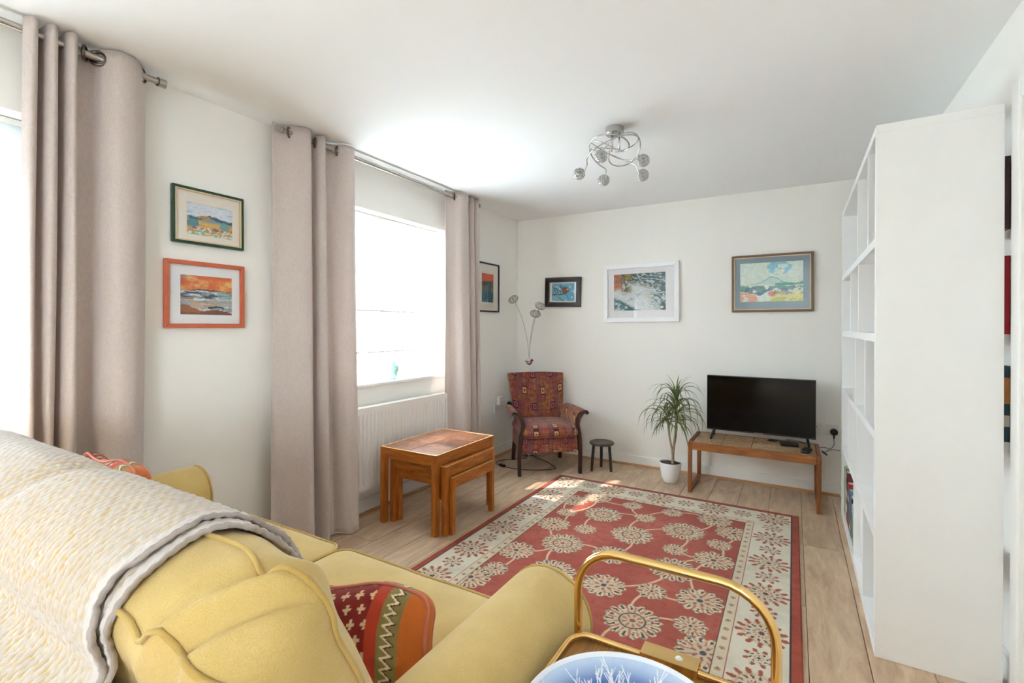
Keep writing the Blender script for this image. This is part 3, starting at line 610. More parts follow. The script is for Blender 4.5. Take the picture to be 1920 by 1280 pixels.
# ================================================================== SOFA
def rrect(L, H, rc, n_c=10, n_s=14):
    pts = []
    cs = [(L/2-rc, H-rc, 0), (-L/2+rc, H-rc, 90), (-L/2+rc, rc, 180), (L/2-rc, rc, 270)]
    for i, (cx, cy_, a0) in enumerate(cs):
        for k in range(n_c): a = R(a0+90*k/(n_c-1)); pts.append((cx+rc*math.cos(a), cy_+rc*math.sin(a)))
        nx = cs[(i+1) % 4]; p = pts[-1]; a = R(nx[2]); q = (nx[0]+rc*math.cos(a), nx[1]+rc*math.sin(a))
        for k in range(1, n_s): t = k/n_s; pts.append((p[0]+(q[0]-p[0])*t, p[1]+(q[1]-p[1])*t))
    return np.array(pts)
def cushion(name, L, H, T0, Bf, Br, G, rc, parent, frame, mat, pipemat, pr=0.0045, disp=None, colfn=None, rings=22, n_c=12, n_s=26):
    """box cushion with two bulging panels, a gusset and piping; frame maps (x,w,n) to the parent's space"""
    O = rrect(L, H, rc, n_c, n_s); K = len(O); ctr = np.array([0, H/2]); V = []; F_ = []; idx = {}
    for side, bulge in ((1, Bf), (-1, Br)):
        V.append((0, H/2, side*(T0/2+bulge))); c0 = len(V)-1; rows = []
        for j in range(1, rings+1):
            q = (j/rings)**0.8; base = len(V)
            for k in range(K):
                p = ctr+(O[k]-ctr)*q; ex = 1-(1-min(1, 2*abs(p[0])/L))*0; bx = (1-(abs(2*p[0]/L))**3.2)*(1-(abs(2*p[1]/H-1))**3.2); bx = max(bx, 0)**0.45
                V.append((p[0], p[1], side*(T0/2+bulge*bx*(1-q**12)+0.004*(1-q**30))))
            rows.append(base)
        for k in range(K): f = (c0, rows[0]+k, rows[0]+(k+1) % K); F_.append(f if side > 0 else f[::-1])
        for j in range(rings-1):
            for k in range(K):
                f = (rows[j]+k, rows[j+1]+k, rows[j+1]+(k+1) % K, rows[j]+(k+1) % K); F_.append(f if side > 0 else f[::-1])
        idx[side] = rows[-1]
    # gusset
    nrm = np.zeros_like(O); d = np.roll(O, -1, 0)-np.roll(O, 1, 0); nrm[:, 0] = d[:, 1]; nrm[:, 1] = -d[:, 0]; nrm /= np.linalg.norm(nrm, axis=1)[:, None]+1e-9
    m = 8; prev = idx[1]
    for i in range(1, m):
        t = i/m; g = G*(1-(2*t-1)**2); base = len(V)
        for k in range(K): V.append((O[k, 0]+nrm[k, 0]*g, O[k, 1]+nrm[k, 1]*g, T0/2-T0*t))
        for k in range(K): F_.append((prev+k, base+k, base+(k+1) % K, prev+(k+1) % K))
        prev = base
    for k in range(K): F_.append((prev+k, idx[-1]+k, idx[-1]+(k+1) % K, prev+(k+1) % K))
    V = np.array(V); raw = V.copy()
    if disp is not None: V = disp(V)
    mb = MB(); mb.addv([tuple(p) for p in frame(V)], F_); me = mb.mesh(name); smooth(me)
    if colfn is not None: setcol(me, colfn(raw))
    o = obj(name, me, mat, parent)
    for side in (1, -1):
        ring = V[idx[side]:idx[side]+K].copy(); ring[:, :2] += nrm*0.001; ring[:, 2] += side*0.002
        obj('piping', MB().tube([tuple(p) for p in frame(ring)], pr, 7, True), pipemat, o, sm=True)
    return o
SO = (1.07, -3.70, 0.0)
KS = 0.952; FO = (1-KS)*1.279/KS      # sofa group: true size relative to the first survey, and how far its feet reach below the survey floor
def resurvey(o):
    e = Vector((2.529, -4.406, 1.279)); o.location = e+(Vector(o.location)-e)*KS; o.scale = (KS, KS, KS)
sofa = thing('sofa', 'mustard yellow two seater sofa seen from behind in the foreground', 'sofa', SO)
def loc_(p): return (p[0]-SO[0], p[1]-SO[1], p[2]-SO[2])
def LB(x0, x1, y0, y1, z0, z1): return B(x0-SO[0], x1-SO[0], y0-SO[1], y1-SO[1], z0, z1)
obj('base', LB(0.29, 1.95, -4.20, -3.30, 0.07, 0.30), 'sofa', sofa, bev=0.025, seg=3)
obj('back_frame', LB(0.29, 1.95, -4.255, -4.10, 0.10, 0.70), 'sofa', sofa, bev=0.04, seg=4)
for x in (0.36, 1.85):
    for y in (-4.15, -3.38): obj('foot', MB().lathe([(0.018, -FO), (0.022, -0.02), (0.026, 0.072)], 16, loc_((x, y, 0))), 'darkwood', sofa, sm=40)
def arm(s, xc):
    r_, zc = 0.120, 0.540; prof = [(-s*0.105, 0.09), (-s*0.105, 0.40)]
    a0, a1 = 205, -38
    for k in range(25):
        a = R(a0+(a1-a0)*k/24); prof.append((s*r_*math.cos(a), zc+r_*math.sin(a)))
    prof += [(s*0.075, 0.43), (s*0.070, 0.40), (s*0.070, 0.09)]
    ya, yb = -4.20-SO[1], -3.285-SO[1]
    ys = [ya, ya+0.3, ya+0.6, yb-0.03, yb-0.012, yb-0.003, yb]; ins = [0, 0, 0, 0, 0.002, 0.008, 0.018]
    c = np.array([0, 0.42]); P = np.array(prof); nm = np.zeros_like(P); dd = np.gradient(P, axis=0); nm[:, 0] = dd[:, 1]; nm[:, 1] = -dd[:, 0]; nm /= np.linalg.norm(nm, axis=1)[:, None]; nm *= np.sign((nm*(P-c)).sum(1))[:, None]
    V = []; n = len(prof); F_ = []
    for y, i in zip(ys, ins):
        Q = P-nm*i
        for p in Q: V.append((p[0]+xc-SO[0], y, p[1]))
    for j in range(len(ys)-1):
        for k in range(n): F_.append((j*n+k, j*n+(k+1) % n, (j+1)*n+(k+1) % n, (j+1)*n+k))
    F_.append(tuple(range(n))); F_.append(tuple((len(ys)-1)*n+k for k in range(n)))
    o = obj('arm', MB().addv(V, F_), 'sofa', sofa, sm=50)
    obj('piping', MB().tube([(p[0]+xc-SO[0], yb-0.003, p[1]) for p in (P-nm*0.004)], 0.0045, 7), 'sofapipe', o, sm=True)
arm(1, 1.985); arm(-1, 0.260)
for x0, x1 in ((0.362, 1.095), (1.101, 1.878)):
    L = x1-x0; xc = (x0+x1)/2
    def fr_(V, xc=xc): return np.stack([xc-SO[0]+V[:, 0], -4.02-SO[1]+V[:, 1], 0.388+V[:, 2]], -1)
    def dsp(V):
        V = V.copy(); V[:, 2] += 0.006*(fbm(V[:, 0]*6+3, V[:, 1]*6, 5)-0.5); return V
    cushion('seat_cushion', L, 0.82, 0.145, 0.022, 0.004, 0.006, 0.05, sofa, fr_, 'sofa', 'sofapipe', 0.0042, dsp)
YB, ZB, CA, SA = -3.817, 0.452, math.cos(R(25)), math.sin(R(25))
for i, (x0, x1) in enumerate(((0.300, 1.088), (1.098, 1.945))):
    L = x1-x0; xc = (x0+x1)/2
    def fr_(V, xc=xc): return np.stack([xc-SO[0]+V[:, 0], YB-SA*V[:, 1]+CA*V[:, 2]-SO[1], ZB+CA*V[:, 1]+SA*V[:, 2]], -1)
    def dsp(V, L=L, i=i):
        V = V.copy(); x, w, n = V[:, 0].copy(), V[:, 1].copy(), V[:, 2].copy()
        V[:, 1] += 0.006*(fbm(x*5+i*5, n*9+2, 11, 2)-0.5); V[:, 2] += 0.010*(fbm(x*5, w*5+i*3, 13, 2)-0.5)
        # slack corner: pleats running from the seam into the panel
        cx, cw = L/2-0.07, 0.43; dx, dw = x-cx, w-cw; rr = np.hypot(dx, dw); k = np.exp(-(rr/0.11)**2)
        V[:, 2] += k*0.012*np.sin((dx*0.75-dw*0.65)*40+n*14)*(1 if i else 0.6)
        top = sst(0.36, 0.44, w); dl = x-(L/2-0.085+0.65*n)
        V[:, 1] += top*(0.014*np.exp(-(dl/0.020)**2)-0.024*np.exp(-((dl-0.036)/0.020)**2)-0.012*np.exp(-((dl+0.040)/0.022)**2)); V[:, 2] -= top*0.016*np.exp(-((dl+0.030)/0.030)**2)
        V[:, 2] -= 0.010
        return V
    cushion('back_cushion', L, 0.50, 0.135, 0.075, 0.034, 0.012, 0.075, sofa, fr_, 'sofa', 'sofapipe', 0.0045, dsp, rings=26, n_c=18, n_s=44)

# ------------------------------------------------------------------ woollen throw over the sofa back
def hull(off):
    def wn(w, n): return (YB-SA*w+CA*n, ZB+CA*w+SA*n)
    q = [(.20, .150+off), (.30, .150+off), (.38, .142+off), (.44, .122+off), (.482, .098+off), (.508+off*.7, .062+off*.5), (.518+off, .020), (.520+off, -.03), (.512+off*.8, -.065-off*.5), (.488, -.098-off), (.43, -.122-off)]
    pts = [wn(*p) for p in q]
    pts += [(-4.185-off, .735), (-4.262-off, .665), (-4.278-off, .56), (-4.282-off, .42), (-4.285-off, .27)]
    return spline([(p[0], p[1]) for p in pts], 400)
def throw_layer(off, x_edge, phase, seed):
    H = hull(off); seg = np.r_[0, np.cumsum(np.hypot(*np.diff(H, axis=0).T))]; n_p = int(seg[-1]/0.0042); s = np.linspace(0, seg[-1], n_p)
    yy = np.interp(s, seg, H[:, 0]); zz = np.interp(s, seg, H[:, 1]); ty, tz = np.gradient(yy), np.gradient(zz); l = np.hypot(ty, tz); ny, nz = -tz/l, ty/l
    sg = np.sign(nz[n_p//3]) or 1; ny, nz = ny*sg, nz*sg
    n_x = int((x_edge-0.34)/0.0042); u = np.linspace(0.34, x_edge, n_x)
    U, Sg = np.meshgrid(u, s); edge = 0.012*np.sin(Sg*9+phase)+0.006*np.sin(Sg*31+phase); k = sst(0.5, 1.0, (U-0.30)/(x_edge-0.30)); U = U+edge*k
    row = U/0.0150+0.35*np.sin(Sg*7)*0.4+0.5*(vn(U*40, Sg*40, seed+31)-0.5); al = Sg/0.0190+0.5*np.mod(np.floor(row), 2)+0.25*vn(row*0.7, Sg*30, seed)
    pr = np.abs(np.sin(np.pi*row)); pa = np.abs(np.sin(np.pi*al)); hgt = (pr**0.7)*(0.35+0.65*pa**0.6)
    fz = fbm(U*160, Sg*160, seed+5, 3); disp = 0.0050*hgt+0.0030*(fz-0.5)+0.006*(fbm(U*6, Sg*6, seed+9)-0.5)
    seam = np.exp(-((U-1.093)/0.05)**2)*np.where(Sg < 0.9, 0.02, 0.0)
    P = np.stack([U, np.broadcast_to(yy[:, None], U.shape)+ny[:, None]*disp, np.broadcast_to(zz[:, None], U.shape)+nz[:, None]*disp-seam], -1)
    c = np.zeros(U.shape+(3,))+rgb('#c9beb5'); c = lay(c, (fz-0.45)*1.6, '#dfd8d3')
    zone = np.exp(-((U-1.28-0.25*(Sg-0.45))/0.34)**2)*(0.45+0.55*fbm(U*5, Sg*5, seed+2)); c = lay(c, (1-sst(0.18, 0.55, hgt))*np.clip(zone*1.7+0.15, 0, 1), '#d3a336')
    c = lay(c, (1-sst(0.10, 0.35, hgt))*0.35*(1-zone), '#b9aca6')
    hem = sst(x_edge-0.022, x_edge-0.016, U-edge*k)
    c = lay(c, hem, '#d8cfca'); c = lay(c, sst(x_edge-0.004, x_edge-0.001, U-edge*k)*0.7, '#a2968f')  # pale hem, then a dark line painting the shadow between the layers
    P = P-np.array(THR)
    return gridmesh('throw', P, c)
THR = (1.0, -4.28, 0.27)
th_ = thing('throw_blanket', 'chunky cream and yellow woollen throw draped over the sofa back', 'blanket', THR)
for nm, off, xe, ph, sd in (('under_layer', 0.006, 1.712, 0.4, 3), ('upper_layer', 0.020, 1.690, 1.1, 8)):
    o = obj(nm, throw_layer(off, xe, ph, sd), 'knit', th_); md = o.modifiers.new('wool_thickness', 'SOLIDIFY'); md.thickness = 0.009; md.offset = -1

# ------------------------------------------------------------------ pillows
def kilim(V):
    x, w, n = V[:, 0], V[:, 1], V[:, 2]; c = np.zeros((len(V), 3))+rgb('#7c241f')
    c = lay(c, fbm(x*40, w*40, 3)*0.5, '#8f2f26')
    gx, gw = 0.034, 0.030; row = np.floor(w/gw); fx = ((x/gx+0.5*np.mod(row, 2)) % 1-0.5)*gx; fw = ((w/gw) % 1-0.5)*gw
    cross = ((np.abs(fx) < 0.0032) & (np.abs(fw) < 0.0095)) | ((np.abs(fw) < 0.0032) & (np.abs(fx) < 0.0095)); c = lay(c, cross*0.9, '#e3c79c')
    c = lay(c, (x > 0.070).astype(float), '#b8412b'); c = lay(c, (x > 0.100).astype(float), '#8b7d4d'); z = np.abs(((w/0.020) % 1)-0.5)*2*0.022
    c = lay(c, ((x > 0.108) & (x < 0.136) & (np.abs(x-0.110-z) < 0.005)).astype(float), '#e6d5b0'); c = lay(c, ((x > 0.108) & (x < 0.138) & (np.abs(x-0.117-z) < 0.0028)).astype(float), '#5a2f2a')
    c = lay(c, (x > 0.148).astype(float), '#c4682f'); return c
M['pinkpipe'] = fabric('terracotta_piping', '#b8674e', '#cd8468', 600)
def pillow(label, top_right, N, L, H, T0, bulge, pre=0.0):
    N = Vector(N).normalized(); W = (Vector((0, 0, 1))-N*N.z).normalized(); X = W.cross(N).normalized(); o0 = Vector(top_right)-W*H-X*(L/2)
    r = thing('cushion', label, 'cushion', tuple(o0), 0, 'kilim cushions on the sofa')
    Xn, Wn, Nn = (np.array(v) for v in (X, W, N))
    def fr_(V): return V[:, 0:1]*Xn+V[:, 1:2]*Wn+V[:, 2:3]*Nn
    def dsp(V):
        V = V.copy(); V[:, 2] += 0.012*(fbm(V[:, 0]*14, V[:, 1]*14, 3)-0.5); V[:, 1] += 0.010*np.sin(V[:, 0]*22); V[:, 0] += 0.008*np.sin(V[:, 1]*25); return V
    cushion('filled_cover', L, H, T0, bulge, bulge*0.7, 0.008, 0.04, r, fr_, 'kilim', 'pinkpipe', 0.0042, dsp, kilim, rings=64, n_c=22, n_s=70)
pillow('red kilim cushion with cream crosses beside the right sofa arm', (1.800, -3.515, 0.640), (.30, -.78, .55), 0.40, 0.25, 0.045, 0.035)
pillow('red kilim cushion peeping over the throw at the left end of the sofa', (0.545, -3.60, 0.765), (.05, -.93, .36), 0.42, 0.36, 0.045, 0.05)

# ================================================================== TROLLEY
TR = (2.310, -3.72, 0.0)
tr = thing('drinks_trolley', 'brass tubed drinks trolley with a wood grain tray in the foreground', 'trolley', TR)
xl, xr, yf, yn, zt = 2.118-TR[0], 2.505-TR[0], -3.412-TR[1], -4.03-TR[1], 0.600
def hoop(y, name):
    pts = [(xl, y, 0.055-FO), (xl, y, 0.40), (xl, y, 0.66)]
    rc = 0.095; zt_ = 0.792
    for k in range(9): a = R(180-90*k/8); pts.append((xl+rc+rc*math.cos(a), y, zt_-rc+rc*math.sin(a)))
    for k in range(9): a = R(90-90*k/8); pts.append((xr-rc+rc*math.cos(a), y, zt_-rc+rc*math.sin(a)))
    pts += [(xr, y, 0.66), (xr, y, 0.40), (xr, y, 0.055-FO)]
    h_ = obj(name, MB().tube(pts, 0.0092, 18), 'brass', tr, sm=True)
    for x in (xl, xr):
        c = obj('castor', MB().tube([(x-0.011, y, 0.025-FO), (x+0.011, y, 0.025-FO)], 0.0245, 20), 'black', tr, sm=40); obj('castor_fork', MB().tube([(x, y, 0.03-FO), (x, y, 0.062-FO)], 0.008, 10), 'brass', c, sm=True)
hoop(yf, 'handle_frame'); hoop(yn, 'handle_frame')
def tray(z, nm):
    x0, x1, y0, y1, rc = xl-0.002, xr-0.030, yn+0.012, yf-0.012, 0.045
    O = rrect(x1-x0, y1-y0, rc, 8, 6)+np.array([(x0+x1)/2, y0])
    t = obj(nm, MB().prism([tuple(p) for p in O], z-0.010, z, 'xy'), 'veneer', tr)
    obj('tray_rim', MB().tube([(p[0], p[1], z+0.008) for p in O], 0.0065, 10, True), 'brass', t, sm=True)
    q = [(p[0], p[1], z-0.008) for p in O]; obj('tray_band', MB().tube(q, 0.008, 8, True), 'brass', t, sm=True)
    return t
tray(zt, 'upper_tray'); tray(0.22, 'lower_tray')
for z in (zt-0.012, 0.208):
    for y in (yf, yn): obj('cross_bar', MB().tube([(xl, y, z), (xr, y, z)], 0.006, 10), 'brass', tr, sm=True)
cl = MB(); cl.box(2.262-TR[0], 2.372-TR[0], yf-0.024, yf+0.018, zt+0.017, zt+0.0185); cl.box(2.262-TR[0], 2.372-TR[0], yf+0.0165, yf+0.018, zt-0.012, zt+0.0185); cl.box(2.262-TR[0], 2.372-TR[0], yf-0.024, yf-0.0225, zt+0.001, zt+0.0185)
k_ = obj('latch_plate', cl, 'brass', tr, bev=0.0008); obj('rivet', MB().lathe([(0, 0.004), (0.004, 0.0035), (0.007, 0.001), (0.0075, 0)], 16, (2.335-TR[0], yf-0.003, zt+0.0185)), 'whiteplastic', k_, sm=True)
def bowl():
    bc = (2.308, -3.685, zt+0.0012); r = thing('bowl', 'large blue and white bowl painted with bare winter trees on the trolley', 'bowl', bc)
    n = 900; prof = [(0.001, 0.010), (0.06, 0.010), (0.085, 0.014)]
    inner = spline([(0.0005, 0.010), (0.05, 0.0105), (0.085, 0.015), (0.115, 0.026), (0.140, 0.044), (0.155, 0.060), (0.1605, 0.068)], 90)
    lip = np.array([(0.1622, 0.0695), (0.1640, 0.0690), (0.1646, 0.0670)]); outer = spline([(0.1640, 0.064), (0.150, 0.046), (0.125, 0.024), (0.095, 0.009), (0.07, 0.004), (0.068, 0.0), (0.0005, 0.0)], 40)
    pr = np.vstack([inner, lip, outer]); A = np.linspace(0, 2*math.pi, n); Rr, AA = np.meshgrid(pr[:, 0], A, indexing='ij'); Zz = np.broadcast_to(pr[:, 1:2], Rr.shape)
    P = np.stack([Rr*np.cos(AA), Rr*np.sin(AA), Zz], -1)
    i_in = np.zeros(Rr.shape, bool); i_in[:len(inner)] = True
    c = np.zeros(Rr.shape+(3,))+rgb('#f2f4f8'); hh = np.clip((Rr-0.05)/0.11, 0, 1); base = rgb('#2f529a')*(1-sst(0.62, 1.0, hh))[..., None]+rgb('#c6d8ef')*sst(0.62, 1.0, hh)[..., None]
    c[i_in] = base[i_in]; c = lay(c, i_in*(fbm(AA*14, Rr*90, 3)-0.5)*0.8, '#9db8e0')
    rng = np.random.RandomState(4); tree = np.zeros(Rr.shape)
    for k in range(46):
        a0 = rng.uniform(0, 2*math.pi); hb, ht = 0.09, rng.uniform(0.135, 0.153); lean = rng.uniform(-0.10, 0.10)
        t = np.clip((Rr-hb)/(ht-hb), 0, 1.0); ax = a0+lean*t; dd = np.abs(np.angle(np.exp(1j*(AA-ax))))*Rr; tree = np.maximum(tree, ((dd < 0.0022*(1-t)+0.0006) & (Rr > hb) & (Rr < ht)))
        for b in range(7):
            tb = rng.uniform(0.25, 0.95); rb = hb+(ht-hb)*tb; sl = rng.choice([-1, 1])*rng.uniform(2.5, 6.0); ln = rng.uniform(0.008, 0.02); u = Rr-rb
            dd = np.abs(np.angle(np.exp(1j*(AA-(a0+lean*tb)-sl*u))))*Rr; tree = np.maximum(tree, ((dd < 0.0009) & (u > 0) & (u < ln)))
    c = lay(c, tree*i_in*0.9, '#f4f7fb'); c = lay(c, ((Rr > 0.1575) & i_in)*0.9, '#f3f6fb')
    me = gridmesh('bowl_body', P, c); obj('bowl_body', me, 'bowlglaze', r)
bowl()

# ================================================================== NEST OF TABLES
def nest(label, x0, x1, y0, y1, H, tiles, lw=0.038, group='nest of teak tables'):
    r = thing('nest_table', label, 'table', ((x0+x1)/2, (y0+y1)/2, 0), 0, group); hx, hy = (x1-x0)/2, (y1-y0)/2; ap = 0.068
    for sx in (-1, 1):
        for sy in (-1, 1):
            a, b = sorted((sx*hx, sx*(hx-lw))); c, d = sorted((sy*hy, sy*(hy-lw))); obj('leg', B(a, b, c, d, 0, H), 'teak', r, bev=0.0025)
    for sy in (-1, 1): c, d = sorted((sy*(hy-0.002), sy*(hy-0.022))); obj('rail', B(-hx+lw, hx-lw, c, d, H-ap, H-0.002), 'teak_x', r, bev=0.002)
    if tiles or True:
        a, b = (-hx+0.002, -hx+0.022), (hx-0.022, hx-0.002)
        for q in (a, b): obj('rail', B(q[0], q[1], -hy+lw, hy-lw, H-ap, H-0.002), 'teak_y', r, bev=0.002)
    top = obj('table_top', B(-hx+0.02, hx-0.02, -hy+0.02, hy-0.02, H-0.022, H-0.006), 'grout' if tiles else 'teak_y', r)
    e = MB(); w = 0.012; e.box(-hx, hx, -hy, -hy+w, H-0.001, H+0.0015); e.box(-hx, hx, hy-w, hy, H-0.001, H+0.0015); e.box(-hx, -hx+w, -hy+w, hy-w, H-0.001, H+0.0015); e.box(hx-w, hx, -hy+w, hy-w, H-0.001, H+0.0015)
    obj('edge_strip', e, M['lightstrip'], r, bev=0.0008)
    if tiles:
        nx, ny = 2, 3; X0, Y0 = -hx+0.018, -hy+0.018; dx, dy = (2*hx-0.036)/nx, (2*hy-0.036)/ny; me = B(-dx/2+0.0018, dx/2-0.0018, -dy/2+0.0018, dy/2-0.0018, 0, 0.0075).mesh('tile'); me.materials.append(M['tile'])
        for i in range(nx):
            for j in range(ny):
                t = obj('tile', me, None, top, loc=(X0+dx*(i+.5), Y0+dy*(j+.5), H-0.0068)); md = t.modifiers.new('soft_edges', 'BEVEL'); md.width = 0.0015; md.segments = 2
    else: obj('top_panel', B(-hx+0.012, hx-0.012, -hy+0.012, hy-0.012, H-0.008, H-0.001), 'teak_y', top)
M['lightstrip'] = wood('pale_edge_strip', '#c08a52', '#dcae78', 0, 8, 0.4)
nest('largest teak nest table with a brown tiled top beside the radiator', 0.205, 0.672, -2.152, -1.505, 0.495, True)
nest('middle teak nest table pulled partly out from under the tiled one', 0.252, 0.715, -2.110, -1.560, 0.424, False, 0.034)
nest('smallest teak nest table at the front of the nest', 0.268, 0.738, -2.072, -1.600, 0.352, False, 0.032)

# ================================================================== TV BENCH AND TV
bn = thing('tv_bench', 'low teak bench with a tiled top carrying the television', 'bench', (2.264, -0.285, 0)); hx, hy, H = 0.437, 0.228, 0.392
for s in (-1, 1):
    for q in (-1, 1): c, d = sorted((q*hy, q*(hy-0.034))); a, b = sorted((s*hx, s*(hx-0.028))); obj('leg', B(a, b, c, d, 0.0, H-0.002), 'bteak', bn, bev=0.004)
    a, b = sorted((s*hx, s*(hx-0.028))); obj('foot_rail', B(a, b, -hy+0.034, hy-0.034, 0, 0.030), 'bteak_y', bn, bev=0.004); obj('end_rail', B(a, b, -hy+0.034, hy-0.034, H-0.045, H+0.006), 'bteak_y', bn, bev=0.006)
for q in (-1, 1): c, d = sorted((q*(hy-0.002), q*(hy-0.026))); obj('rail', B(-hx+0.028, hx-0.028, c, d, H-0.058, H-0.001), 'bteak_x', bn, bev=0.003)
tp = obj('table_top', B(-hx+0.026, hx-0.026, -hy+0.024, hy-0.024, H-0.026, H-0.010), 'grout', bn)
dx, dy = (2*hx-0.056)/4, (2*hy-0.052)/2; me = B(-dx/2+0.0022, dx/2-0.0022, -dy/2+0.0022, dy/2-0.0022, 0, 0.0085).mesh('tile'); me.materials.append(M['btile'])
for i in range(4):
    for j in range(2):
        t = obj('tile', me, None, tp, loc=(-hx+0.028+dx*(i+.5), -hy+0.026+dy*(j+.5), H-0.0102)); md = t.modifiers.new('soft_edges', 'BEVEL'); md.width = 0.0015; md.segments = 2
BT = H-0.0016
tv = thing('television', 'flat screen television switched off on the tiled bench', 'television', (2.302, -0.25, BT))
obj('screen_housing', B(-0.374, 0.374, -0.012, 0.030, 0.068, 0.504), 'bezel', tv, bev=0.004)
obj('rear_housing', B(-0.24, 0.24, 0.028, 0.062, 0.08, 0.36), 'bezel', tv, bev=0.01)
obj('screen', B(-0.369, 0.369, -0.0132, -0.0118, 0.079, 0.499), 'screen', tv)
obj('logo', B(-0.030, 0.030, -0.0135, -0.0118, 0.0705, 0.0765), 'pewter', tv)
for s in (-1, 1):
    x = s*0.318; f = MB(); f.bar((x, 0.010, 0.075), (x+s*0.016, -0.085, 0.006), 0.016, 0.013); f.bar((x, 0.010, 0.075), (x+s*0.016, 0.095, 0.006), 0.016, 0.013); obj('stand_foot', f, 'black', tv, bev=0.002)
sb = thing('set_top_box', 'small flat black box on the bench beneath the television', 'box', (2.505, -0.245, BT), R(8)); obj('case', B(-0.06, 0.06, -0.045, 0.045, 0.002, 0.028), 'black', sb, bev=0.006, seg=3); obj('rubber_feet', B(-0.045, 0.045, -0.03, 0.03, 0, 0.002), 'cable', sb)
rc_ = thing('remote_control', 'chunky black remote control at the right end of the bench', 'remote', (2.615, -0.385, BT), R(-12)); obj('case', B(-0.028, 0.028, -0.065, 0.055, 0, 0.024), 'black', rc_, bev=0.009, seg=3)
for i in range(3): obj('button', MB().lathe([(0.005, 0), (0.005, 0.002), (0, 0.0026)], 12, (-0.012+i*0.012, 0.02, 0.0235)), 'bezel', rc_)
ck = MB(); rnd = random.Random(3)
for k in range(3): ck.tube([(0.028*math.cos(a)*(1+0.15*k)+0.012*k, 0.018*math.sin(a), 0.004+0.005*k+0.002*math.sin(3*a)) for a in [2*math.pi*i/24 for i in range(24)]], 0.0022, 6, True)
tag(obj('coiled_cable', ck, 'cable', None, sm=True, loc=(2.385, -0.15, BT-0.0012)), 'coil of thin black cable lying behind the television on the bench', 'cable')

# ================================================================== ARMCHAIR
ch = thing('armchair', 'low armchair in red patchwork tapestry with dark wooden arms and legs', 'armchair', (0.553, -0.478, 0), R(40.5))
for s in (-1, 1):
    # rear leg, raked
    obj('leg', MB().bar((s*0.232, 0.262, 0.0), (s*0.222, 0.215, 0.30), 0.034, 0.034), 'darkwood', ch, bev=0.004)
    # front leg sweeping up into the scrolled arm front
    pa = spline([(s*0.270, 0.0), (s*0.272, 0.12), (s*0.270, 0.24), (s*0.262, 0.33), (s*0.248, 0.39), (s*0.243, 0.44), (s*0.258, 0.49), (s*0.290, 0.528), (s*0.322, 0.540), (s*0.338, 0.522)], 46)
    V = []; F_ = []
    for i, (x, z) in enumerate(pa):
        t = pa[min(i+1, 45)]-pa[max(i-1, 0)]; t = t/np.hypot(*t); nx, nz = t[1], -t[0]; f = i/45; w = 0.0135+0.004*sst(0.1, 0.45, np.array(f))-0.007*sst(0.55, 1.0, np.array(f)); y0 = -0.272; y1 = -0.238
        V += [(x-nx*w, y0, z-nz*w), (x+nx*w, y0, z+nz*w), (x+nx*w, y1, z+nz*w), (x-nx*w, y1, z-nz*w)]
    for i in range(45):
        for k in range(4): F_.append((i*4+k, i*4+(k+1) % 4, (i+1)*4+(k+1) % 4, (i+1)*4+k))
    F_ += [(0, 1, 2, 3), (180, 181, 182, 183)]
    obj('leg', MB().addv(V, F_), 'darkwood', ch, sm=50, bev=0.003)
    # upholstered arm
    prof = spline([(s*0.246, 0.20), (s*0.243, 0.33), (s*0.236, 0.43), (s*0.248, 0.49), (s*0.282, 0.530), (s*0.320, 0.545), (s*0.342, 0.535), (s*0.350, 0.512)], 40)
    inn = spline([(s*0.262, 0.20), (s*0.262, 0.33), (s*0.258, 0.43), (s*0.272, 0.475), (s*0.296, 0.505), (s*0.320, 0.515), (s*0.334, 0.511), (s*0.343, 0.505)], 40)
    poly = np.vstack([prof, inn[::-1]]); ys = np.linspace(-0.238, 0.215, 14); V = []; F_ = []; n = len(poly)
    for y in ys:
        k = (y+0.238)/0.453; sc = 1-0.10*k
        for p in poly: V.append((p[0]*sc, y, p[1]-0.004*k+0.006*math.sin(math.pi*k)*(p[1] > .48)))
    for j in range(len(ys)-1):
        for k in range(n): F_.append((j*n+k, j*n+(k+1) % n, (j+1)*n+(k+1) % n, (j+1)*n+k))
    F_ += [tuple(range(n)), tuple((len(ys)-1)*n+k for k in range(n))]
    obj('arm', MB().addv(V, F_), 'patch', ch, sm=50)
obj('seat_frame', B(-0.250, 0.250, -0.258, 0.215, 0.188, 0.315), 'patch', ch, bev=0.012, seg=3)
def fr_(V): return np.stack([V[:, 0], -0.272+V[:, 1], 0.362+V[:, 2]], -1)
cushion('seat_cushion', 0.484, 0.47, 0.078, 0.026, 0.004, 0.020, 0.045, ch, fr_, 'patch', 'patch', 0.003)
nx_, nz_ = 30, 30; U, W = np.meshgrid(np.linspace(-1, 1, nx_), np.linspace(0, 1, nz_))
hwid = 0.222+0.055*W; zz = 0.315+0.515*W+0.012*(1-U**2)*W**6; yy = 0.150+0.150*W**1.15
front = np.stack([U*hwid, yy-0.022+0.030*U**2*0.8-0.012*np.sin(W*math.pi), zz], -1); back = np.stack([U*hwid, yy+0.052+0.02*U**2, zz-0.006], -1)
mb = MB(); o1 = len(mb.v); mb.grid(front); o2 = len(mb.v); mb.grid(back)
ring = [j for j in range(nx_)]+[i*nx_+nx_-1 for i in range(1, nz_)]+[(nz_-1)*nx_+j for j in range(nx_-2, -1, -1)]+[i*nx_ for i in range(nz_-2, 0, -1)]
for a, b in zip(ring, ring[1:]+ring[:1]): mb.f.append((o1+a, o1+b, o2+b, o2+a))
obj('backrest', mb, 'patch', ch, sm=60, bev=0.010, seg=3)
edge = [front[nz_-1, j]*0.5+back[nz_-1, j]*0.5 for j in range(nx_)]; 
st_ = thing('stool', 'small round dark wooden three legged stool beside the armchair', 'stool', (1.056, -0.312, 0))
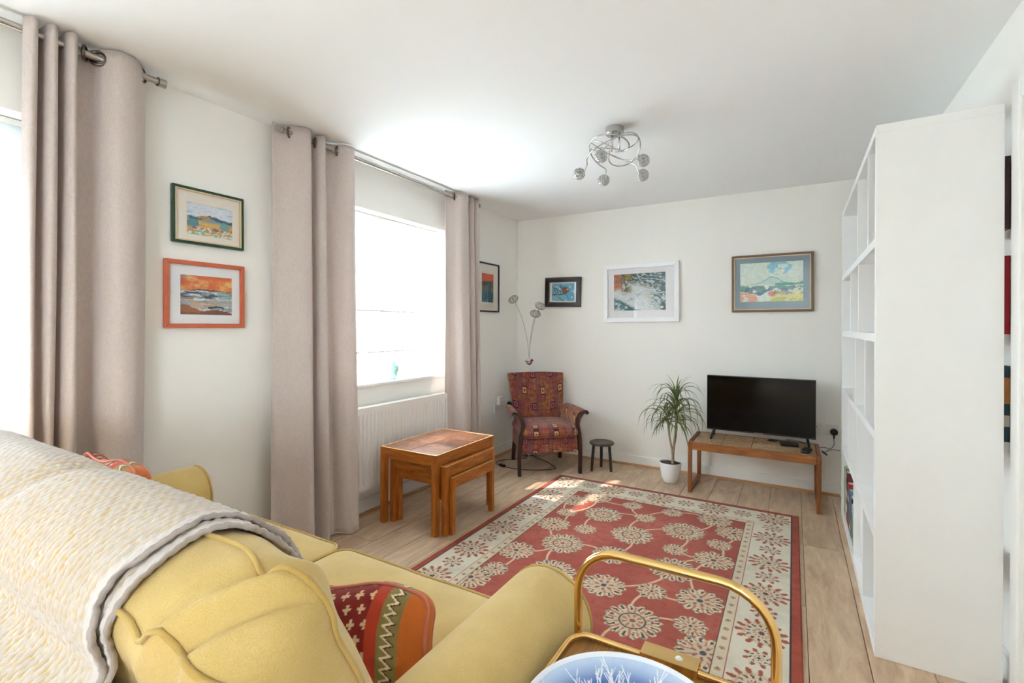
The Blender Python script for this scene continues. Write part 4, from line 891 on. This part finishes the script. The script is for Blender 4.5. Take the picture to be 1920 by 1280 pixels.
obj('seat', MB().lathe([(0.0, 0.232), (0.098, 0.232), (0.106, 0.236), (0.110, 0.243), (0.108, 0.251), (0.100, 0.256), (0.085, 0.254), (0.03, 0.2525), (0.0, 0.2525)], 40), 'stooltop', st_, sm=40)
for x, y in ((-0.066, -0.078), (-0.036, 0.088), (0.089, -0.005)):
    obj('leg', MB().tube([(x, y, 0.0), (x*0.92, y*0.92, 0.10), (x*0.80, y*0.80, 0.236)], [0.0115, 0.0135, 0.0125], 12), 'stoolwood', st_, sm=40)

# ================================================================== PLANT
pt = thing('potted_plant', 'dracaena with drooping narrow leaves in a white pot by the bench', 'plant', (1.655, -0.325, 0))
obj('pot', MB().lathe([(0.0, 0.0), (0.050, 0.0), (0.058, 0.006), (0.072, 0.05), (0.082, 0.11), (0.087, 0.160), (0.0865, 0.165), (0.084, 0.165), (0.080, 0.14), (0.0, 0.138)], 40), 'pot', pt, sm=50)
mb = MB(); rr = np.linspace(0, 0.081, 10); aa = np.linspace(0, 2*math.pi, 40); RR, AA = np.meshgrid(rr, aa, indexing='ij'); mb.grid(np.stack([RR*np.cos(AA), RR*np.sin(AA), 0.150+0.010*fbm(RR*np.cos(AA)*60, RR*np.sin(AA)*60, 3)], -1)); obj('soil', mb, 'soil', pt, sm=True)
cane1 = spline([(0.020, 0.0, 0.15), (0.022, 0.0, 0.25), (0.040, 0.005, 0.40), (0.048, 0.0, 0.56), (0.046, 0.0, 0.68)], 24); cane2 = spline([(0.018, 0.005, 0.15), (0.016, -0.006, 0.25), (-0.005, -0.015, 0.38), (-0.020, -0.02, 0.52), (-0.022, -0.02, 0.60)], 24)
obj('stem', MB().tube(cane1, [0.012-0.003*i/23 for i in range(24)], 10), 'cane', pt, sm=True); obj('stem', MB().tube(cane2, [0.009-0.003*i/23 for i in range(24)], 10), 'cane', pt, sm=True)
def leaf_mesh(L, arch, droop, w):
    n = 22; t = np.linspace(0, 1, n); ang = arch-droop*sst(0.05, 1.0, t); dx = np.cos(ang)*L/n; dz = np.sin(ang)*L/n; x = np.r_[0, np.cumsum(dx)[:-1]]; z = np.r_[0, np.cumsum(dz)[:-1]]
    wid = w*np.clip(np.minimum(t*6+0.35, 1)*(1-t**3.0), 0.03, 1); V = []; F_ = []
    for i in range(n):
        V += [(x[i], -wid[i], z[i]+wid[i]*0.35), (x[i], 0, z[i]), (x[i], wid[i], z[i]+wid[i]*0.35)]
    for i in range(n-1):
        for k in range(2): F_.append((i*3+k, i*3+k+1, (i+1)*3+k+1, (i+1)*3+k))
    me = MB().addv(V, F_).mesh('leaf'); smooth(me); me.materials.append(M['leaf']); return me
LM = [leaf_mesh(0.40, R(68), R(140), 0.0075), leaf_mesh(0.36, R(50), R(128), 0.008), leaf_mesh(0.44, R(34), R(122), 0.0088), leaf_mesh(0.38, R(14), R(102), 0.0090), leaf_mesh(0.26, R(80), R(45), 0.007), leaf_mesh(0.38, R(78), R(155), 0.007)]
rl = random.Random(11)
def leaf(kind, az, base, sc=1.0, roll=0.0):
    o = bpy.data.objects.new('leaf', LM[kind]); COL.objects.link(o); o.parent = pt; o.location = base; o.rotation_euler = (roll, rl.uniform(-0.12, 0.12), az); o.scale = (sc, sc, sc)
for i in range(66):
    t = i/65; z = 0.67-0.19*t; k = [0, 5, 1, 1, 2, 2, 3, 3][min(7, int(t*8))]; leaf(k, i*2.3999+rl.uniform(-.2, .2), (0.046, 0.0, z+0.015), rl.uniform(0.72, 1.0), rl.uniform(-.25, .25))
for i in range(6): leaf(4, i*1.257+0.3, (0.046, 0.0, 0.675), rl.uniform(0.85, 1.12))
for i in range(30):
    t = i/29; k = [1, 2, 2, 3, 3][min(4, int(t*5))]; leaf(k, i*2.3999+1.0, (-0.021, -0.02, 0.60-0.13*t), rl.uniform(0.60, 0.88), rl.uniform(-.3, .3))

# ================================================================== FLOOR LAMP, BIRD
fl = thing('floor_lamp', 'slim silver floor lamp with three wire flower heads in the corner', 'lamp', (0.255, -0.205, 0))
obj('base', MB().lathe([(0.0, 0.0), (0.100, 0.0), (0.100, 0.012), (0.086, 0.016), (0.086, 0.058), (0.078, 0.064), (0.012, 0.068), (0.008, 0.10), (0.0, 0.10)], 40), 'chrome', fl, sm=30)
obj('pole', MB().tube([(0, 0, 0.09), (0, 0, 0.97)], 0.0075, 12), 'whiteplastic', fl, sm=40)
heads = [((-0.155, -0.025, 1.535), (-0.45, -0.2, 0.8)), ((0.105, 0.012, 1.462), (0.35, 0.1, 0.9)), ((0.082, -0.035, 1.385), (0.30, -0.15, 0.9))]
def wire_head(c, d):
    d = Vector(d).normalized(); rot = Vector((0, 0, 1)).rotation_difference(d).to_matrix(); c = Vector(c); mb = MB(); rad = 0.054
    def P(th, ph): return c+rot @ Vector((rad*math.sin(ph)*math.cos(th), rad*math.sin(ph)*math.sin(th), 0.92*rad*(1-math.cos(ph))*0.72-0.01))
    rn = random.Random(int(c.x*1000))
    for i in range(26):
        th = 2*math.pi*i/26; tw = rn.uniform(-0.5, 0.5); mb.tube([P(th+tw*k/10, math.pi*0.92*k/10) for k in range(11)], 0.0010, 5)
    for ph in (0.35, 0.7, 1.05, 1.4, 1.75, 2.1, 2.4): mb.tube([P(2*math.pi*i/28, ph+0.09*math.sin(i*1.7+ph*5)) for i in range(28)], 0.0009, 5, True)
    return mb
for c, d in heads:
    s0 = Vector((0.0, 0.0, 0.95)); c_ = Vector(c); sgn = 1 if c[0] > 0 else -1
    pts = spline([(sgn*0.006, 0, 0.93), (sgn*0.007, 0, 1.06), (c[0]*0.28, c[1]*0.3, 0.95+(c[2]-0.95)*0.52), (c[0]*0.62, c[1]*0.65, 0.95+(c[2]-0.95)*0.80), tuple(c_-Vector(d).normalized()*0.008)], 30)
    obj('stem', MB().tube(pts, 0.0030, 8), 'steel', fl, sm=True); hd = obj('lamp_head', wire_head(c, d), 'silverwire', fl, sm=True)
    obj('bulb', MB().lathe([(0.0, 0.0), (0.006, 0.0), (0.0065, 0.02), (0.004, 0.028), (0.0, 0.03)], 12, c), 'pot', hd, sm=True)
bd = thing('bird_ornament', 'flat plum and white bird ornament hung on the floor lamp', 'ornament', (0.262, -0.222, 0.925), R(30))
body = [(-0.040, 0.022), (-0.030, 0.004), (-0.022, -0.012), (-0.006, -0.024), (0.014, -0.024), (0.028, -0.012), (0.034, 0.004), (0.042, 0.014), (0.046, 0.022), (0.040, 0.026), (0.036, 0.034), (0.028, 0.036), (0.020, 0.030), (0.014, 0.016), (0.004, 0.010), (-0.008, 0.010), (-0.018, 0.012), (-0.028, 0.018)]
obj('body', MB().prism([(p[0], p[1]) for p in body], -0.004, 0.004, 'xz'), plain('plum_wood', '#7b3148', 0.6), bd, bev=0.001)
obj('wing', MB().prism([(-0.026, -0.002), (-0.010, -0.008), (0.010, -0.004), (0.022, 0.010), (0.010, 0.006), (-0.004, 0.002)], -0.0055, -0.004, 'xz'), plain('white_wood', '#e8e2dc', 0.6), bd)
obj('hanging_loop', MB().tube([(-0.004+0.014*math.cos(a), 0.012*math.sin(a)+0.014, 0.020+0.018*math.sin(a)) for a in [2*math.pi*i/20 for i in range(20)]], 0.0012, 6, True), 'cable', bd)
cd = thing('lamp_cable', 'brown floor lamp cable with an inline switch looping under the armchair', 'cable', (0.30, -0.72, 0))
cab = spline([(0.0, 0.42), (-0.10, 0.30), (-0.20, 0.20), (-0.215, 0.05), (-0.10, -0.02), (0.02, -0.04), (0.20, -0.02), (0.40, 0.09), (0.48, 0.20), (0.42, 0.28), (0.25, 0.42), (0.06, 0.50)], 120)
obj('flex', MB().tube([(p[0]*0.8, p[1]*0.8+0.06, 0.0036) for p in cab], 0.0034, 7), 'browncable', cd, sm=True)
obj('inline_switch', B(-0.035, 0.035, -0.014, 0.014, 0.0005, 0.024), 'black', cd, bev=0.006, loc=(-0.06, 0.035, 0)).rotation_euler = (0, 0, R(-18))

# ================================================================== CEILING LIGHT
cx_, cy_ = 1.660, -1.800
cl = thing('ceiling_light', 'chrome ceiling light with swirling arms and five crystal globes', 'ceiling light', (cx_, cy_, RH))
obj('base', MB().lathe([(0.0, 0.0), (0.052, 0.0), (0.052, -0.034), (0.048, -0.038), (0.0, -0.038)], 40), 'chrome', cl, sm=40)
for a in (0.4, 2.5, 4.6): obj('stem', MB().tube([(0.025*math.cos(a), 0.025*math.sin(a), -0.03), (0.028*math.cos(a), 0.028*math.sin(a), -0.125)], 0.0045, 10), 'chrome', cl, sm=True)
GL = [(1.445, -1.795, 2.178), (1.634, -1.945, 2.200), (1.536, -1.628, 2.170), (1.812, -1.766, 2.200), (1.768, -1.612, 2.170)]
ico = bmesh.new(); bmesh.ops.create_icosphere(ico, subdivisions=2, radius=0.0345); wf = bpy.data.meshes.new('globe'); 
edges_ = [(e_.verts[0].co.copy(), e_.verts[1].co.copy()) for e_ in ico.edges]; cent = [f_.calc_center_median().copy() for f_ in ico.faces]; ico.free()
gm = MB()
for a, b in edges_: gm.tube([a, b], 0.0008, 4, caps=False)
gmesh = gm.mesh('globe'); gmesh.materials.append(M['chrome'])
bm_ = MB()
for c in cent:
    c = c*0.99; n = c.normalized(); u = n.orthogonal().normalized(); w = n.cross(u); s = 0.0062
    bm_.addv([c+u*s, c+w*s, c-u*s, c-w*s, c+n*s*0.8, c-n*s*0.8], [(0, 1, 4), (1, 2, 4), (2, 3, 4), (3, 0, 4), (1, 0, 5), (2, 1, 5), (3, 2, 5), (0, 3, 5)])
bmesh_ = bm_.mesh('crystals'); bmesh_.materials.append(M['bead'])
for k, g in enumerate(GL):
    p = Vector(g)-Vector((cx_, cy_, RH)); a = math.atan2(p.y, p.x); rr = math.hypot(p.x, p.y)
    # each arm leaves the hub, swings right round on a wide loop, then runs out to its globe
    pts = []
    for i in range(40):
        t = i/39; q1 = min(1.0, t/0.78); ang = a+R(285)*(1-q1)**1.1; rad = 0.028+0.112*float(sst(0, 0.30, np.array(t)))+(rr-0.140-0.030)*float(sst(0.55, 1.0, np.array(t))); z = -0.125+(0.075 if k % 2 else 0.045)*math.sin(q1*math.pi)*math.cos(ang*1.0+k)+(p.z+0.125)*float(sst(0.55, 1.0, np.array(t)))
        pts.append((rad*math.cos(ang), rad*math.sin(ang), float(z)))
    pts.append(tuple(p-Vector((p.x, p.y, 0)).normalized()*0.03))
    obj('arm', MB().tube(pts, 0.0034, 8), 'chrome', cl, sm=True)
    gb = obj('globe', gmesh, None, cl, loc=tuple(p)); obj('crystals', bmesh_, None, gb)
    obj('lamp_holder', MB().tube([(0, 0, -0.01), (0, 0, 0.012)], 0.009, 12), 'chrome', gb, sm=True)

# ================================================================== PICTURES
def art_lavender(u, v):
    c = np.zeros(u.shape+(3,))+rgb('#dfe6ee'); w = v+0.05*(fbm(u*6, v*6, 1)-.5)
    c = lay(c, (fbm(u*4, v*14, 4)-.45)*2.2*(w > .55), '#8db4d8'); c = lay(c, (fbm(u*5+3, v*12, 8)-.55)*2.2*(w > .55), '#e7d9e0')
    c = lay(c, (w < .60)*(w > .42)*0.8, '#6b98b4'); tr = (np.abs(w-.57+0.05*np.sin(u*9)) < .07*fbm(u*16, v*3, 5)+.015) & (u > .04); c = lay(c, tr*.8, '#2f4a52'); c = lay(c, (np.abs(u-.38) < .14)*(np.abs(w-.57) < .045)*.85, '#d2955a')
    c = lay(c, (w < .46)*.9, '#d8b25a'); c = lay(c, (w < .45)*(fbm(u*5, v*22, 6) > .5)*.9, '#d77a3c'); c = lay(c, (np.hypot((u-.14)*1.2, w-.36) < .15)*.9, '#4f93a3'); c = lay(c, (np.hypot((u-.82)*1.1, w-.40) < .13)*.85, '#6aa9b5')
    c = lay(c, (w < .22)*(fbm(u*20, v*20, 9) > .48)*.8, '#7fae96'); c = lay(c, (w < .26)*(fbm(u*24, v*24, 2) > .58)*.9, '#e9ecea'); c = lay(c, (np.abs(w-.24) < .03)*(fbm(u*22, v*22, 12) > .5), '#a5484f'); return c
def art_sunset(u, v):
    w = v; c = np.zeros(u.shape+(3,))+rgb('#e58a45'); f = fbm(u*3.5, v*5, 3); c = lay(c, (f-.42)*3*(w > .6), '#d9552c'); c = lay(c, (fbm(u*5+2, v*6, 7)-.5)*3*(w > .6), '#f0c87e'); c = lay(c, (u < .25)*(fbm(u*6, v*6, 9)-.35)*1.6*(w > .6), '#9b6a72')
    c = lay(c, (w < .615)*1.0, '#8f9aa0'); c = lay(c, (np.abs(w-.625) < .022*(1-np.clip(np.abs(u-.5)*3.2, 0, 1))+.004)*.95, '#5d3033')
    s = fbm(u*4, v*18, 11); c = lay(c, (w < .61)*(s > .52)*.8, '#e7eaea'); c = lay(c, (w < .61)*(w > .35)*(s < .40)*.9, '#3f4d57'); c = lay(c, (w < .60)*(w > .42)*(u > .7)*.6, '#7ea59a')
    c = lay(c, (w < .40)*(w > .16)*(fbm(u*5, v*7, 15) > .42)*.8, '#b3adad'); c = lay(c, (w < .34)*(w > .2)*(np.abs(u-.45) < .25)*.45, '#cf9a62'); c = lay(c, sst(.02, -.02, w-.25+.28*u-.03*np.sin(u*12)), '#a0623c'); c = lay(c, sst(.02, -.01, w-.08+.04*np.sin(u*7)), '#7d4a30')
    c = lay(c, (np.abs(w-.20-.02*np.sin(u*20)) < .022)*(np.abs(u-.68) < .17)*.95, '#2c2b30'); c = lay(c, (np.abs(w-.40) < .02)*(u < .25)*.9, '#a8623c'); return c
def art_moor(u, v):
    c = np.zeros(u.shape+(3,))+rgb('#3f6b70'); f = fbm(u*8, v*10, 3); c = lay(c, (f-.45)*3, '#8a5a4a'); c = lay(c, (fbm(u*12, v*12, 6)-.5)*3, '#5f8f8f'); c = lay(c, (fbm(u*14, v*14, 8)-.55)*3, '#c7b28a'); c = lay(c, (v < .35)*(f > .5)*.7, '#2c5f84')
    c = lay(c, sst(.70, .76, v+.04*(f-.5)), '#e0562b'); c = lay(c, (v > .74)*(fbm(u*5, v*7, 9)-.4)*2, '#c8401f'); return c
def art_bird(u, v):
    c = np.zeros(u.shape+(3,))+rgb('#6fb4cf'); c = lay(c, (fbm(u*4, v*4, 2)-.4)*2, '#8fd0de'); 
    for a, b, m in ((.1, .75, .6), (.15, .35, -.15), (.75, .1, 2.2), (.3, .2, .9)): c = lay(c, ((np.abs(v-b+(u-a)*m) < .022) & (np.abs(u-a) < .5))*.85, '#3c4b4a')
    c = lay(c, (np.abs(np.sin(u*26+v*9)) > .86)*(np.hypot(u-.3, v-.6) < .28)*.8, '#2f5f58'); c = lay(c, (fbm(u*9, v*9, 5) > .66)*.8, '#dff0f2')
    c = lay(c, (np.hypot((u-.60)*1.15, (v-.62)) < .17)*.95, '#6d5148'); c = lay(c, (np.hypot((u-.56)*1.3, (v-.60)) < .12)*.95, '#c2543a'); c = lay(c, (np.hypot(u-.68, v-.66) < .055)*.9, '#d8cfc0'); c = lay(c, (np.hypot(u-.18, v-.26) < .06)*.8, '#e09a8f'); return c
def art_winter(u, v):
    c = np.zeros(u.shape+(3,))+rgb('#dde2e2'); f = fbm(u*7+v*4, v*9-u*3, 3); f2 = fbm(u*16, v*16, 5); g = np.sin((u*1.2+v*2.2+f*.7)*30)
    fol = sst(.60, .80, v+.16*(f-.5)+.10*(u-.5)); c = lay(c, fol*(g+f2*1.2 > .2)*.9, '#2e4247'); c = lay(c, fol*(g < -.4)*.7, '#b5c9cc')
    c = lay(c, sst(.24, .06, u+.1*(f-.5))*sst(.50, .64, v)*(.55+.5*f2), '#b8683f'); c = lay(c, sst(.40, .22, u)*sst(.10, .2, u)*sst(.40, .55, v)*(f2 > .45)*.8, '#5b5540'); c = lay(c, sst(.40, .30, u)*sst(.18, .26, u)*sst(.45, .6, v)*(f > .52)*.8, '#a3873f')
    st = sst(.06, -.02, v-.34+.75*(u-.0)*.9-.1*(f-.5)); c = lay(c, st*(f2 > .36)*.85, '#3c6970'); c = lay(c, st*(g > .45)*.6, '#a5c6c4'); c = lay(c, sst(.05, .0, np.abs(v-.30-.28*u+.1*np.sin(u*6)))*sst(.75, .5, u)*(f2 > .4)*.55, '#8fb0b6')
    rt = sst(.62, .86, u+.25*(v-.3)); c = lay(c, rt*(g+f2 > .75)*.75, '#46636d'); c = lay(c, rt*(g < -.6)*.5, '#9fb9be'); c = lay(c, sst(.86, .95, u)*(f > .45)*.8, '#2f4a54')
    c = lay(c, sst(.07, .0, np.abs(v-.70))*sst(.35, .45, u)*sst(.9, .8, u)*(f2 > .48)*.7, '#b08a70'); c = lay(c, (np.hypot((u-.80)*1.6, v-.60) < .055)*.75, '#55636a'); c = lay(c, sst(.2, .0, np.hypot(u-.66, v-.42))*.35, '#d9c6b4'); return c
def art_volcano(u, v):
    c = np.zeros(u.shape+(3,))+rgb('#dfeee0'); c = lay(c, (fbm(u*3, v*4, 2)-.45)*2*(v > .45), '#bfe6dc'); c = lay(c, (fbm(u*3+4, v*5, 5)-.5)*1.8*(v > .45), '#f0efd8'); c = lay(c, (np.hypot((u-.62)*.9, (v-.86)) < .18)*(fbm(u*6, v*9, 8) > .45)*.75, '#6fc0dc')
    h = .42+.20*np.exp(-((u-.52)/.20)**2); c = lay(c, (np.abs(v-h) < .010+.01*fbm(u*9, v*9, 1))*.75, '#7c9fa2'); c = lay(c, (v < h)*(v > .42)*.45, '#a9d2d0')
    c = lay(c, (v < .45)*.55, '#e6ece0'); c = lay(c, ((np.abs(v-.44) < .06*fbm(u*18, v*6, 4)) & (u > .58))*.85, '#3f9372'); f = fbm(u*12, v*12, 7)
    c = lay(c, (v < .40)*(v > .2)*(f > .5)*.8, '#4f8f88'); c = lay(c, (v < .36)*(v > .16)*(fbm(u*10, v*14, 13) > .56)*.8, '#5b6f9f'); c = lay(c, (v < .26)*(u < .3)*(fbm(u*10, v*10, 9) > .5)*.8, '#e69a78'); c = lay(c, sst(.30, .12, v+.25*(f-.5)+.25*(u < .5))*.8, '#ead97a'); c = lay(c, (v < .12)*(fbm(u*8, v*8, 3) > .52)*(u > .4)*.7, '#b9c95a'); c = lay(c, (np.hypot(u-.52, v-.2) < .06)*.7, '#d8674a'); return c
def picture(label, wall, a0, a1, z0, z1, fw, fmat, mmat, win, art, tilt=0.0, dep=0.020, inner=None, lean=0.0, nx=200):
    w, h = a1-a0, z1-z0; ac, zc = (a0+a1)/2, (z0+z1)/2
    r = thing('picture', label, 'picture', (0, 0, 0))
    base = Matrix.Rotation(R(90), 4, 'Z') if wall == 'left' else Matrix.Identity(4)      # local x to the right as seen, y into the wall, z up
    org = (0.004, ac, zc) if wall == 'left' else (ac, -0.004, zc)
    r.matrix_world = Matrix.Translation(org) @ base @ Matrix.Rotation(tilt, 4, 'Y') @ Matrix.Rotation(lean, 4, 'X')
    fr = MB(); y0, y1 = -dep, 0.0
    fr.prism([(-w/2, -h/2), (w/2, -h/2), (w/2-fw, -h/2+fw), (-w/2+fw, -h/2+fw)], y0, y1); fr.prism([(-w/2, h/2), (w/2, h/2), (w/2-fw, h/2-fw), (-w/2+fw, h/2-fw)], y0, y1)
    fr.prism([(-w/2, -h/2), (-w/2, h/2), (-w/2+fw, h/2-fw), (-w/2+fw, -h/2+fw)], y0, y1); fr.prism([(w/2, -h/2), (w/2, h/2), (w/2-fw, h/2-fw), (w/2-fw, -h/2+fw)], y0, y1)
    f_ = obj('frame', fr, fmat, r, bev=0.003)
    iw, ih = w/2-fw, h/2-fw
    if inner:
        q = 0.006; s_ = MB(); s_.box(-iw, iw, -dep+0.002, -0.006, -ih, -ih+q); s_.box(-iw, iw, -dep+0.002, -0.006, ih-q, ih); s_.box(-iw, -iw+q, -dep+0.002, -0.006, -ih+q, ih-q); s_.box(iw-q, iw, -dep+0.002, -0.006, -ih+q, ih-q); obj('slip', s_, inner, f_)
    x0, x1, t0, t1 = -w/2+w*win[0], -w/2+w*win[1], h/2-h*win[3], h/2-h*win[2]       # painting window, fractions from left and top
    mt = MB(); ya, yb = -0.0085, -0.006; mt.box(-iw, iw, ya, yb, -ih, t0); mt.box(-iw, iw, ya, yb, t1, ih); mt.box(-iw, x0, ya, yb, t0, t1); mt.box(x1, iw, ya, yb, t0, t1); obj('mount', mt, mmat, r)
    ny = int(nx*(t1-t0)/(x1-x0)); U, V = np.meshgrid(np.linspace(0, 1, nx), np.linspace(0, 1, ny)); P = np.stack([x0+(x1-x0)*U, np.full(U.shape, -0.0062), t0+(t1-t0)*V], -1)
    obj('painting', gridmesh('painting', P, brush(art(U+0.07*(fbm(U*9+a0*3, V*9, 71)-0.5)+0.03*(fbm(U*30, V*30, 73)-0.5), V+0.06*(fbm(U*9, V*9+a0*5, 75)-0.5)+0.03*(fbm(U*30, V*30, 77)-0.5)), U, V)), 'vc', r); obj('backing_board', B(-iw, iw, -0.0055, -0.001, -ih, ih), 'bronzeframe', r)
    obj('glass', B(-iw, iw, -0.0125, -0.0115, -ih, ih), 'picglass', r)
    return r
picture('green framed lavender field watercolour, upper of the two pictures beside the left curtain', 'left', -3.289, -2.951, 1.674, 1.948, 0.013, 'greenframe', 'creammat', (.20, .84, .26, .82), art_lavender, 0.0, 0.022, 'giltline', R(-0.8))
picture('orange framed sunset sea painting, lower of the two pictures beside the left curtain', 'left', -3.319, -2.945, 1.268, 1.592, 0.021, 'orangeframe', 'whitemat', (.19, .84, .21, .80), art_sunset, 0.0, 0.022, None, R(-0.5))
picture('navy framed orange and teal abstract beside the narrow curtain', 'left', -0.775, -0.395, 1.420, 1.888, 0.014, 'navyframe', 'creammat', (.22, .75, .22, .80), art_moor)
picture('small black framed bird painting hung to the left of the white framed picture', 'back', 0.338, 0.730, 1.480, 1.778, 0.046, 'blackframe', 'whitemat', (.19, .82, .20, .80), art_bird, R(1.2), 0.024, 'pewter')
picture('large white framed winter stream print in the middle of the back wall', 'back', 0.963, 1.660, 1.327, 1.870, 0.042, 'whiteframe', 'whitemat', (.145, .83, .17, .80), art_winter, R(-0.6), 0.026)
picture('bronze framed volcano watercolour with a blue mount above the television', 'back', 2.084, 2.667, 1.408, 1.876, 0.018, 'bronzeframe', 'bluemat', (.11, .88, .14, .82), art_volcano, R(-0.2), 0.02, 'giltline')

# ================================================================== SOCKETS AND SMALL THINGS
def socket(label, wall, a, z, w=0.146, h=0.086, holes=True):
    r = thing('wall_socket', label, 'socket', (0, 0, 0), 0, 'wall sockets'); base = Matrix.Rotation(R(90), 4, 'Z') if wall == 'left' else Matrix.Identity(4)
    r.matrix_world = Matrix.Translation((0.0, a, z) if wall == 'left' else (a, 0.0, z)) @ base
    p = obj('plate', B(-w/2, w/2, -0.010, 0.0, -h/2, h/2), 'whiteplastic', r, bev=0.002)
    for s in ((-1, 1) if w > 0.1 else (0,)):
        c = s*w*0.25; obj('switch', B(c-0.006+s*0.022*0, c+0.006, -0.0125, -0.009, 0.016, 0.030), 'whiteplastic', p, bev=0.001)
        if holes:
            for dx, dz, ww, hh in ((0, 0.006, 0.004, 0.009), (-0.011, -0.014, 0.007, 0.004), (0.011, -0.014, 0.007, 0.004)): obj('pin_hole', B(c+dx-ww/2, c+dx+ww/2, -0.0104, -0.0098, dz-hh/2, dz+hh/2), 'black', p)
    return r
socket('double wall socket left of the armchair below a plug in adaptor', 'left', -0.385, 0.475); socket('double wall socket hidden partly behind the armchair back', 'left', -0.165, 0.500)
ad = thing('plug_in_adaptor', 'white plug in adaptor block on the socket left of the armchair', 'adaptor', (0.011, -0.385, 0.552)); obj('case', B(0, 0.034, -0.034, 0.034, -0.045, 0.040), 'whiteplastic', ad, bev=0.006, seg=3); obj('pin_plate', B(-0.0005, 0.002, -0.02, 0.02, -0.058, -0.044), 'whiteplastic', ad)
def plug(label, wall, a, z):
    r = thing('plug', label, 'plug', (0, 0, 0), 0, 'black plugs'); base = Matrix.Rotation(R(90), 4, 'Z') if wall == 'left' else Matrix.Identity(4)
    r.matrix_world = Matrix.Translation((0.0105, a, z) if wall == 'left' else (a, -0.0105, z)) @ base
    obj('plug_body', MB().prism([(0.026*math.cos(t)*(1 if abs(math.sin(t)) < .8 else .9), 0.026*math.sin(t)) for t in [2*math.pi*i/18 for i in range(18)]], -0.034, 0.0), 'black', r, bev=0.005); obj('cable_grip', MB().tube([(0, -0.018, -0.022), (0, -0.018, -0.052)], [0.008, 0.005], 10), 'cable', r, sm=True); return r
plug('black plug in the socket tucked behind the armchair', 'left', -0.205, 0.487); plug('black plug in the wall socket between television and bookcase', 'back', 2.800, 0.487)
socket('double wall socket half hidden by the right edge of the television', 'back', 2.655, 0.505, holes=True); socket('wall socket with a black plug beside the bookcase', 'back', 2.790, 0.500, 0.086)
cb_ = thing('power_cable', 'thin black cables with a white tagged connector hanging between bench and plug', 'cable', (2.74, -0.05, 0.40))
k1 = spline([(0.060, 0.021, 0.036), (0.060, 0.022, -0.01), (0.035, 0.02, -0.045), (0.0, 0.015, -0.035), (-0.04, 0.0, -0.040)], 40); k2 = spline([(-0.075, -0.02, -0.030), (-0.13, -0.05, -0.004), (-0.20, -0.08, 0.012), (-0.26, -0.06, 0.006)], 30); k3 = spline([(-0.005, -0.01, -0.075), (0.02, 0.0, -0.055), (0.06, 0.01, -0.045), (0.10, 0.015, -0.05)], 30)
for k in (k1, k2, k3): obj('flex', MB().tube(k, 0.0022, 7), 'cable', cb_, sm=True)
obj('connector', MB().bar((-0.072, -0.02, -0.030), (-0.038, 0.0, -0.048), 0.014, 0.012), 'black', cb_, bev=0.002); obj('tag', MB().bar((-0.038, 0.0, -0.048), (-0.018, 0.0, -0.064), 0.013, 0.011), 'whiteplastic', cb_, bev=0.001); obj('connector', MB().bar((-0.020, 0.0, -0.062), (0.016, -0.01, -0.088), 0.012, 0.010), 'black', cb_, bev=0.002)
# pale green shell shaped vase on the sill
vs = thing('sill_ornament', 'small pale green glazed face shaped ornament on the window sill', 'ornament', (-0.045, -1.790, 0.8855), R(20))
n = 40; prof = spline([(0.020, 0.0), (0.026, 0.006), (0.034, 0.03), (0.040, 0.065), (0.036, 0.095), (0.024, 0.112), (0.020, 0.122), (0.023, 0.130)], 40); A = np.linspace(0, 2*math.pi, n); Rr, AA = np.meshgrid(prof[:, 0], A, indexing='ij'); Zz = np.broadcast_to(prof[:, 1:2], Rr.shape)
lump = 1+0.22*np.exp(-((Zz-0.07)/0.02)**2)*np.exp(-(np.angle(np.exp(1j*(AA-2.6)))/0.35)**2)+0.12*np.cos(3*AA+Zz*60)*sst(0.01, 0.05, Zz)*(1-sst(0.10, 0.12, Zz)); Rr = Rr*lump
obj('body', gridmesh('body', np.stack([Rr*np.cos(AA)*1.15, Rr*np.sin(AA)*0.85, Zz], -1)), 'jade', vs); obj('base', MB().lathe([(0, 0.0), (0.022, 0.0), (0.024, 0.003), (0.021, 0.005), (0, 0.005)], 30), 'jade', vs, sm=40)

for o in list(COL.objects):
    if o.parent is None and o.name.split('.')[0] in ('sofa', 'throw_blanket', 'cushion', 'drinks_trolley', 'bowl'): resurvey(o)
